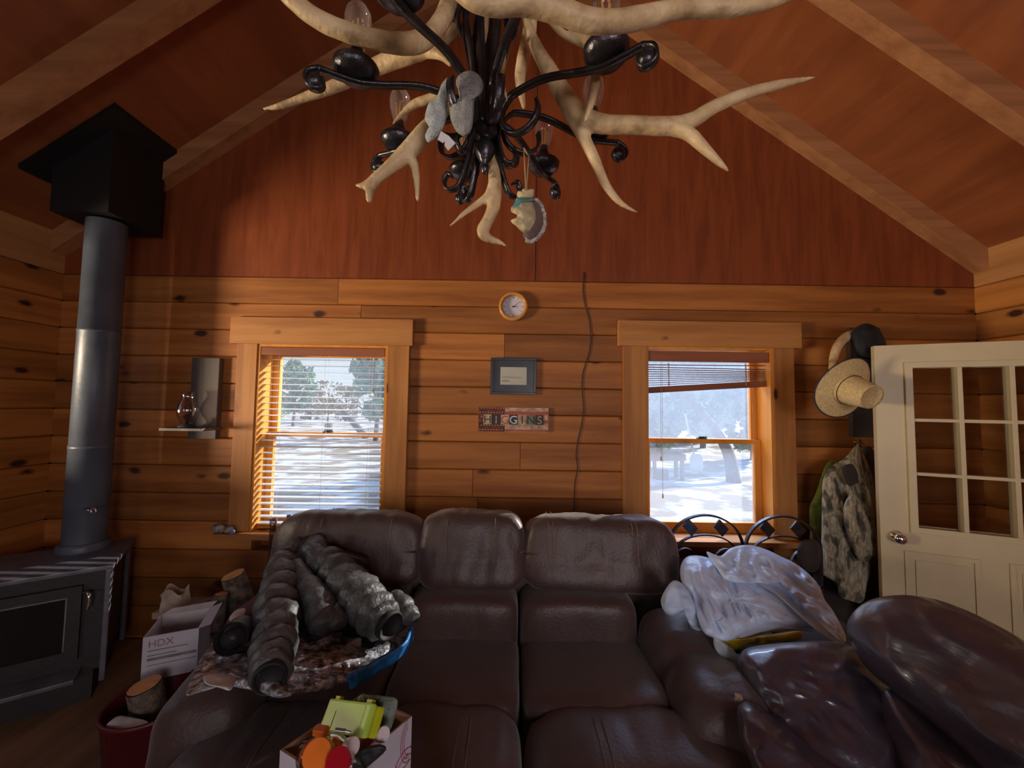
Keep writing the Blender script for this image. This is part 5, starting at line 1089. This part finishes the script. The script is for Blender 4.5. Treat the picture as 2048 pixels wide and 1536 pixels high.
# red oval print on the right hand side (q3-q2)
ex = (Vector((q2.x, q2.y, 0)) - Vector((q3.x, q3.y, 0))); Lw = ex.length; ex.normalize(); nr = Vector((ex.y, -ex.x, 0))
o0 = Vector((q3.x, q3.y, Zr)) + nr * .0012
def onw(u, v): return o0 + ex * u + Vector((0, 0, v))
mb = MB()
for k, (a_, b_) in enumerate(((.012, .028), (.018, .036), (.024, .044))):
    mb.tube([onw(Lw - .012 + a_ * math.cos(R(th_)) * .8 if Lw - .012 + a_ * math.cos(R(th_)) * .8 < Lw - .001 else Lw - .001, -.045 + b_ * math.sin(R(th_))) for th_ in range(90, 300, 10)], .0007, 4)
for k, (a_, b_) in enumerate(((.030, .035), (.038, .05))):
    mb.tube([onw(min(Lw - .001, Lw - .015 + a_ * math.cos(R(th_))), -.11 + b_ * math.sin(R(th_))) for th_ in range(60, 250, 10)], .0007, 4)
mb.tube([onw(min(Lw - .001, Lw - .02 + .022 * math.cos(R(th_))), -.075 + .02 * math.sin(R(th_))) for th_ in range(180, 330, 10)], .0007, 4)
mb.build('printed_ovals', M_['redline'], t)
def bottle(pcap, axis_px, capr, label, capm, L_=.16, br=.030, liquid='drink', dz=0):
    """bottle lying or leaning: cap at pcap, body going away along axis"""
    ax = Vector(axis_px).normalized(); q = Vector((0, 0, 1)).rotation_difference(ax).to_matrix().to_4x4(); Tb = Matrix.Translation(pcap) @ q
    t = thing('drink_bottle', pcap + ax * L_, label, 'bottle', 'drink bottles in the foreground carton')
    MB().lathe([(0, 0), (capr * .92, 0), (capr, .003), (capr, .016), (capr * .9, .018)], Tb, 30).build('cap', M_[capm], t, smooth='auto')
    MB().lathe([(capr * .8, .016), (capr * .8, .024), (br * .75, .04), (br, .06), (br, L_ * .55), (br * .92, L_ * .6), (br, L_ * .65), (br, L_ - .008), (br * .8, L_), (0, L_)], Tb, 30).build('bottle_body', M_['pet'], t, smooth=True)
    if liquid: MB().lathe([(0, .05), (br * .8, .055), (br * .93, .07), (br * .93, L_ * .9), (0, L_ * .9)], Tb, 24).build('drink', M_[liquid], t, smooth=True)
    return t
bottle(P(634, 1508, .70), (-.22, .60, -.62), .023, 'drink bottle with large bright orange cap facing up', 'orange', .15, .031, None)
bottle(P(674, 1520, .69), (.05, .50, -.85), .020, 'drink bottle with ribbed red cap at the bottom edge', 'redcap', .15, .028, None)
bottle(P(708, 1492, .745), (-.75, .35, -.42), .014, 'orange drink bottle with white cap lying beside the orange capped one', 'whitecap', .14, .026, 'drink')
bottle(P(768, 1468, .80), (-.45, .45, -.45), .013, 'orange drink bottle with white cap behind the lime case', 'whitecap', .14, .024, 'drink')
# lime case
d_ = .80; A_, B2, C2 = P(660, 1396, .87), P(746, 1406, .81), P(643, 1462, .83)
exv = (B2 - A_); L1 = exv.length; exv.normalize(); ezv = (C2 - A_); ezv -= exv * ezv.dot(exv); L2_ = ezv.length; ezv.normalize(); nv = exv.cross(ezv).normalized()
if nv.dot(CAM - A_) < 0: nv = -nv
Mc = Matrix(((exv.x, ezv.x, nv.x, A_.x), (exv.y, ezv.y, nv.y, A_.y), (exv.z, ezv.z, nv.z, A_.z), (0, 0, 0, 1)))
t = thing('lime_case', A_, 'small lime green plastic case lying on top of the bottles in the carton', 'case')
box((0, 0, -.014), (L1, L2_, 0), M=Mc, ch=.004).build('case_lid', M_['lime'], t)
box((.002, .002, -.034), (L1 + .004, L2_ - .002, -.0145), M=Mc, ch=.004).build('case_base', M_['limed'], t)
box((.010, -.006, -.016), (.024, .001, -.006), M=Mc, ch=.001).build('hinge', M_['limed'], t)
box((L1 - .026, -.006, -.016), (L1 - .010, .001, -.006), M=Mc, ch=.001).build('hinge', M_['limed'], t)
mb = MB(); mb.box((.03, L2_ * .35, -.0005), (.033, L2_ * .9, .0012), M=Mc); mb.box((L1 - .02, L2_ * .1, -.0005), (L1 - .017, L2_ * .9, .0012), M=Mc); mb.build('lid_ribs', M_['lime'], t)
# orange block, grey tool, sage towel, brown lining
p = P(642, 1462, .78); o = MB().puff((0, 0, 0), (.028, .016, .013), 7, Matrix.Rotation(R(-8), 4, 'Z'), None, 8).build('orange_tab', M_['orange'], smooth=False); o.location = p; tag(o, 'small orange plastic clip lying in front of the lime case', 'clip')
p = P(682, 1460, .725); mb = MB(); mb.tube([p + Vector((-.010, 0, 0)), p + Vector((.008, -.001, -.001))], .0035, 10); mb.tube([p + Vector((.008, -.001, -.001)), p + Vector((.018, -.002, -.002))], .002, 8); o = mb.build('metal_bit', M_['steelgrey'], origin='base', smooth='auto'); tag(o, 'small grey metal tool bit next to the orange clip', 'tool bit')
t = thing('sage_towel', P(765, 1420, .86), 'thick folded sage green towel standing at the back of the carton', 'towel')
MB().blob([(718, 1392), (745, 1390), (780, 1393), (794, 1398), (795, 1412), (788, 1440), (780, 1460), (765, 1475), (735, 1470), (715, 1430)], .855, .012, .016, 12, 5, .005, 50, seed=4, edge=.4).build('towel_body', M_['sage'], t, smooth=True)
t = thing('dark_glove', P(735, 1505, .74), 'dark crumpled cloth at the bottom of the carton', 'cloth')
MB().blob([(690, 1500), (725, 1495), (760, 1488), (772, 1500), (740, 1530), (700, 1560), (680, 1540)], .78, .012, .02, 8, 4, .006, 40).build('cloth_body', M_['pufferd'], t, smooth=True)
# ================================================================== OUTSIDE
GZ = -.55
def gfn(u, v):
    y = 3.1 + 90 * v ** 2.2; x = (-1 + 2 * u) * (14 + y * 1.3); return Vector((x, y, GZ + .10 * nz((x, y, 0), .25) + .03 * nz((x, y, 0), 1.5)))
o = MB().grid(gfn, 90, 90).build('snowy_ground', M_['snow'], smooth=True); o['kind'] = 'structure'
def tree(x, y, h, w_, label, m='foliage', trunkh=.25, n=1500, seed=1, lean=0, cat='tree', shape=1.0, group='junipers outside the windows'):
    rnd = random.Random(seed); gz = GZ - .03; t = thing('juniper_tree', (x, y, gz), label, cat, group)
    mb = MB(); base = Vector((x, y, gz)); top = Vector((x + lean, y, gz + h))
    mb.tube([base, base.lerp(top, .3) + Vector((.05 * h * .3, 0, 0)), base.lerp(top, .85)], [.05 * h * .55, .03 * h * .6, .01 * h], 8)
    for i in range(6):
        a = rnd.uniform(0, 6.28); p = base.lerp(top, rnd.uniform(.2, .6)); mb.tube([p, p + Vector((math.cos(a) * w_ * .4, math.sin(a) * w_ * .4, h * .16))], [.012 * h, .004 * h], 5)
    mb.build('trunk', M_['trunk'], t)
    f = MB()
    cl = [(rnd.uniform(0, 6.28), rnd.random() ** .6, rnd.random()) for _ in range(46)]
    for i in range(n):
        a0, r0, v = cl[i % 46]; a = a0 + rnd.gauss(0, .25); zf = trunkh + (1 - trunkh) * min(1, max(0, v + rnd.gauss(0, .05)))
        env = (math.sin(math.pi * min(1, (1 - (zf - trunkh) / (1 - trunkh)) * .75 + .12)) ** shape) * (.75 + .5 * abs(nz((a * .6, zf * 3, seed), 1.3)))
        rr = w_ / 2 * env * min(1, r0 + rnd.gauss(0, .10)); c = Vector((x + lean * zf + rr * math.cos(a), y + rr * math.sin(a), gz + h * zf))
        s = h * .025 * rnd.uniform(.6, 1.5); d = Vector((rnd.gauss(0, 1), rnd.gauss(0, 1), rnd.gauss(.5, 1))).normalized(); e = d.cross(Vector((rnd.random(), rnd.random(), rnd.random()))).normalized()
        f.add([c - e * s, c + e * s, c + d * s * 2.2, c + d.cross(e) * s * 1.2], [(0, 1, 2), (1, 3, 2), (3, 0, 2), (0, 3, 1)])
    f.build('foliage', M_[m], t)
def atpx(px, d): return P(px, 850, d).x
tree(atpx(586, 33), 33, 5.6, 3.9, 'rounded green juniper at the left of the left window view', seed=2, n=1400)
tree(atpx(752, 22), 22, 5.6, 3.2, 'tall juniper at the right edge of the left window view', seed=3, n=1600)
tree(atpx(655, 40), 40, 4.2, 7, 'wide sparse bare branched tree in the middle of the left window view', 'foliage2', seed=4, n=500)
for i, (px, d, h, w_) in enumerate(((690, 44, 3.9, 4.2), (620, 47, 3.6, 5), (548, 50, 3.5, 4.5), (757, 51, 3.5, 4.5))):
    tree(atpx(px, d), d, h, w_, 'low dry brush far behind in the left window, clump %s' % ('right of centre', 'left of centre', 'at the far left', 'at the far right')[i], 'foliage2' if i != 2 else 'foliage', .05, 1100, 11 + i, 0, 'bush', .6, 'far brush beyond the left window')
for i, (px, d, h, w_, lab) in enumerate(((1318, 17, 5.2, 3.2, 'dense juniper filling the left part of the right window view'), (1405, 21, 5.8, 3.4, 'dense juniper in the middle of the right window view'), (1506, 16.5, 5.2, 3.3, 'pale green juniper at the right of the right window view'), (1350, 27, 6.2, 4.6, 'big juniper standing farthest back in the right window view'), (1460, 28, 6.6, 4.8, 'tall juniper behind the pale green one in the right window view'))):
    tree(atpx(px, d), d, h, w_, lab, 'foliage', .12, 2400, 30 + i)
# trees added out of view to shade the snow near the right window
#tree(10.2, 7.9, 5.5, 5.5, 'wide juniper right of the house whose shade crosses the snow', 'foliage', .02, 4500, 77)
tree(1.9, 12.3, 5.4, 3.6, 'unseen juniper added between the two window views to shade the snow', 'foliage', .2, 2000, 51)
# leaning dead trunk
def P3(px, py, d): return P(px, py, d)
mb = MB(); q = [P3(1468, 960, 11.5), P3(1456, 905, 12), P3(1420, 845, 12.6), P3(1375, 795, 13.2)]; q[0].z = GZ - .05
mb.tube(catmull([tuple(p) for p in q], 5), [.21 - .008 * i for i in range(16)], 10); tag(mb.build('leaning_trunk', M_['trunk'], origin='base', smooth=True), 'leaning bare tree trunk outside the right window', 'tree trunk')
mb = MB(); q = [P3(735, 868, 24), P3(700, 838, 24), P3(678, 812, 24)]; q[0].z = GZ - .05; mb.tube(q, [.22, .18, .12], 8); tag(mb.build('fallen_branch', M_['trunk'], origin='base'), 'bare slanting branch on the snow outside the left window', 'branch')
mb = MB(); q = P3(657, 855, 26); mb.lathe([(0, 0), (.28, 0), (.24, .7), (0, .75)], Matrix.Translation((q.x, 26, GZ)), 10); tag(mb.build('tree_stump', M_['trunk'], origin='base'), 'short dark stump standing outside the left window', 'stump')
# shovel and crate
gx = atpx(1392, 13); t = thing('snow_shovel', (gx, 13, GZ), 'upright pale blue snow shovel outside the right window', 'shovel')
mb = MB(); mb.puff((gx, 13, GZ + .32), (.42, .10, .56), 5, None, None, 8); mb.build('blade', M_['bluewhite'], t)
mb = MB(); mb.tube([(gx - .05, 13.02, GZ + .5), (gx - .32, 13.1, GZ + 1.95)], .03, 8); mb.build('handle', M_['bluewhite'], t)
gx = atpx(1330, 12); t = thing('outdoor_bench', (gx, 12, GZ), 'weathered wooden work table in the yard outside the right window', 'table')
mb = MB(); mb.box((gx - .5, 11.7, GZ + .55), (gx + .5, 12.3, GZ + .75)); mb.build('table_top', M_['outwood'], t)
for a_, b_ in ((-.45, 11.75), (.38, 11.75), (-.45, 12.2), (.38, 12.2)): box((gx + a_, b_, GZ - .05), (gx + a_ + .09, b_ + .09, GZ + .55)).build('leg', M_['outwood'], t)
o = box((gx - .42, 11.6, GZ - .02), (gx - .05, 11.72, GZ + .30)).build('feed_bin', M_['outwood'], origin='base'); tag(o, 'low box before the work table outside the right window', 'box')
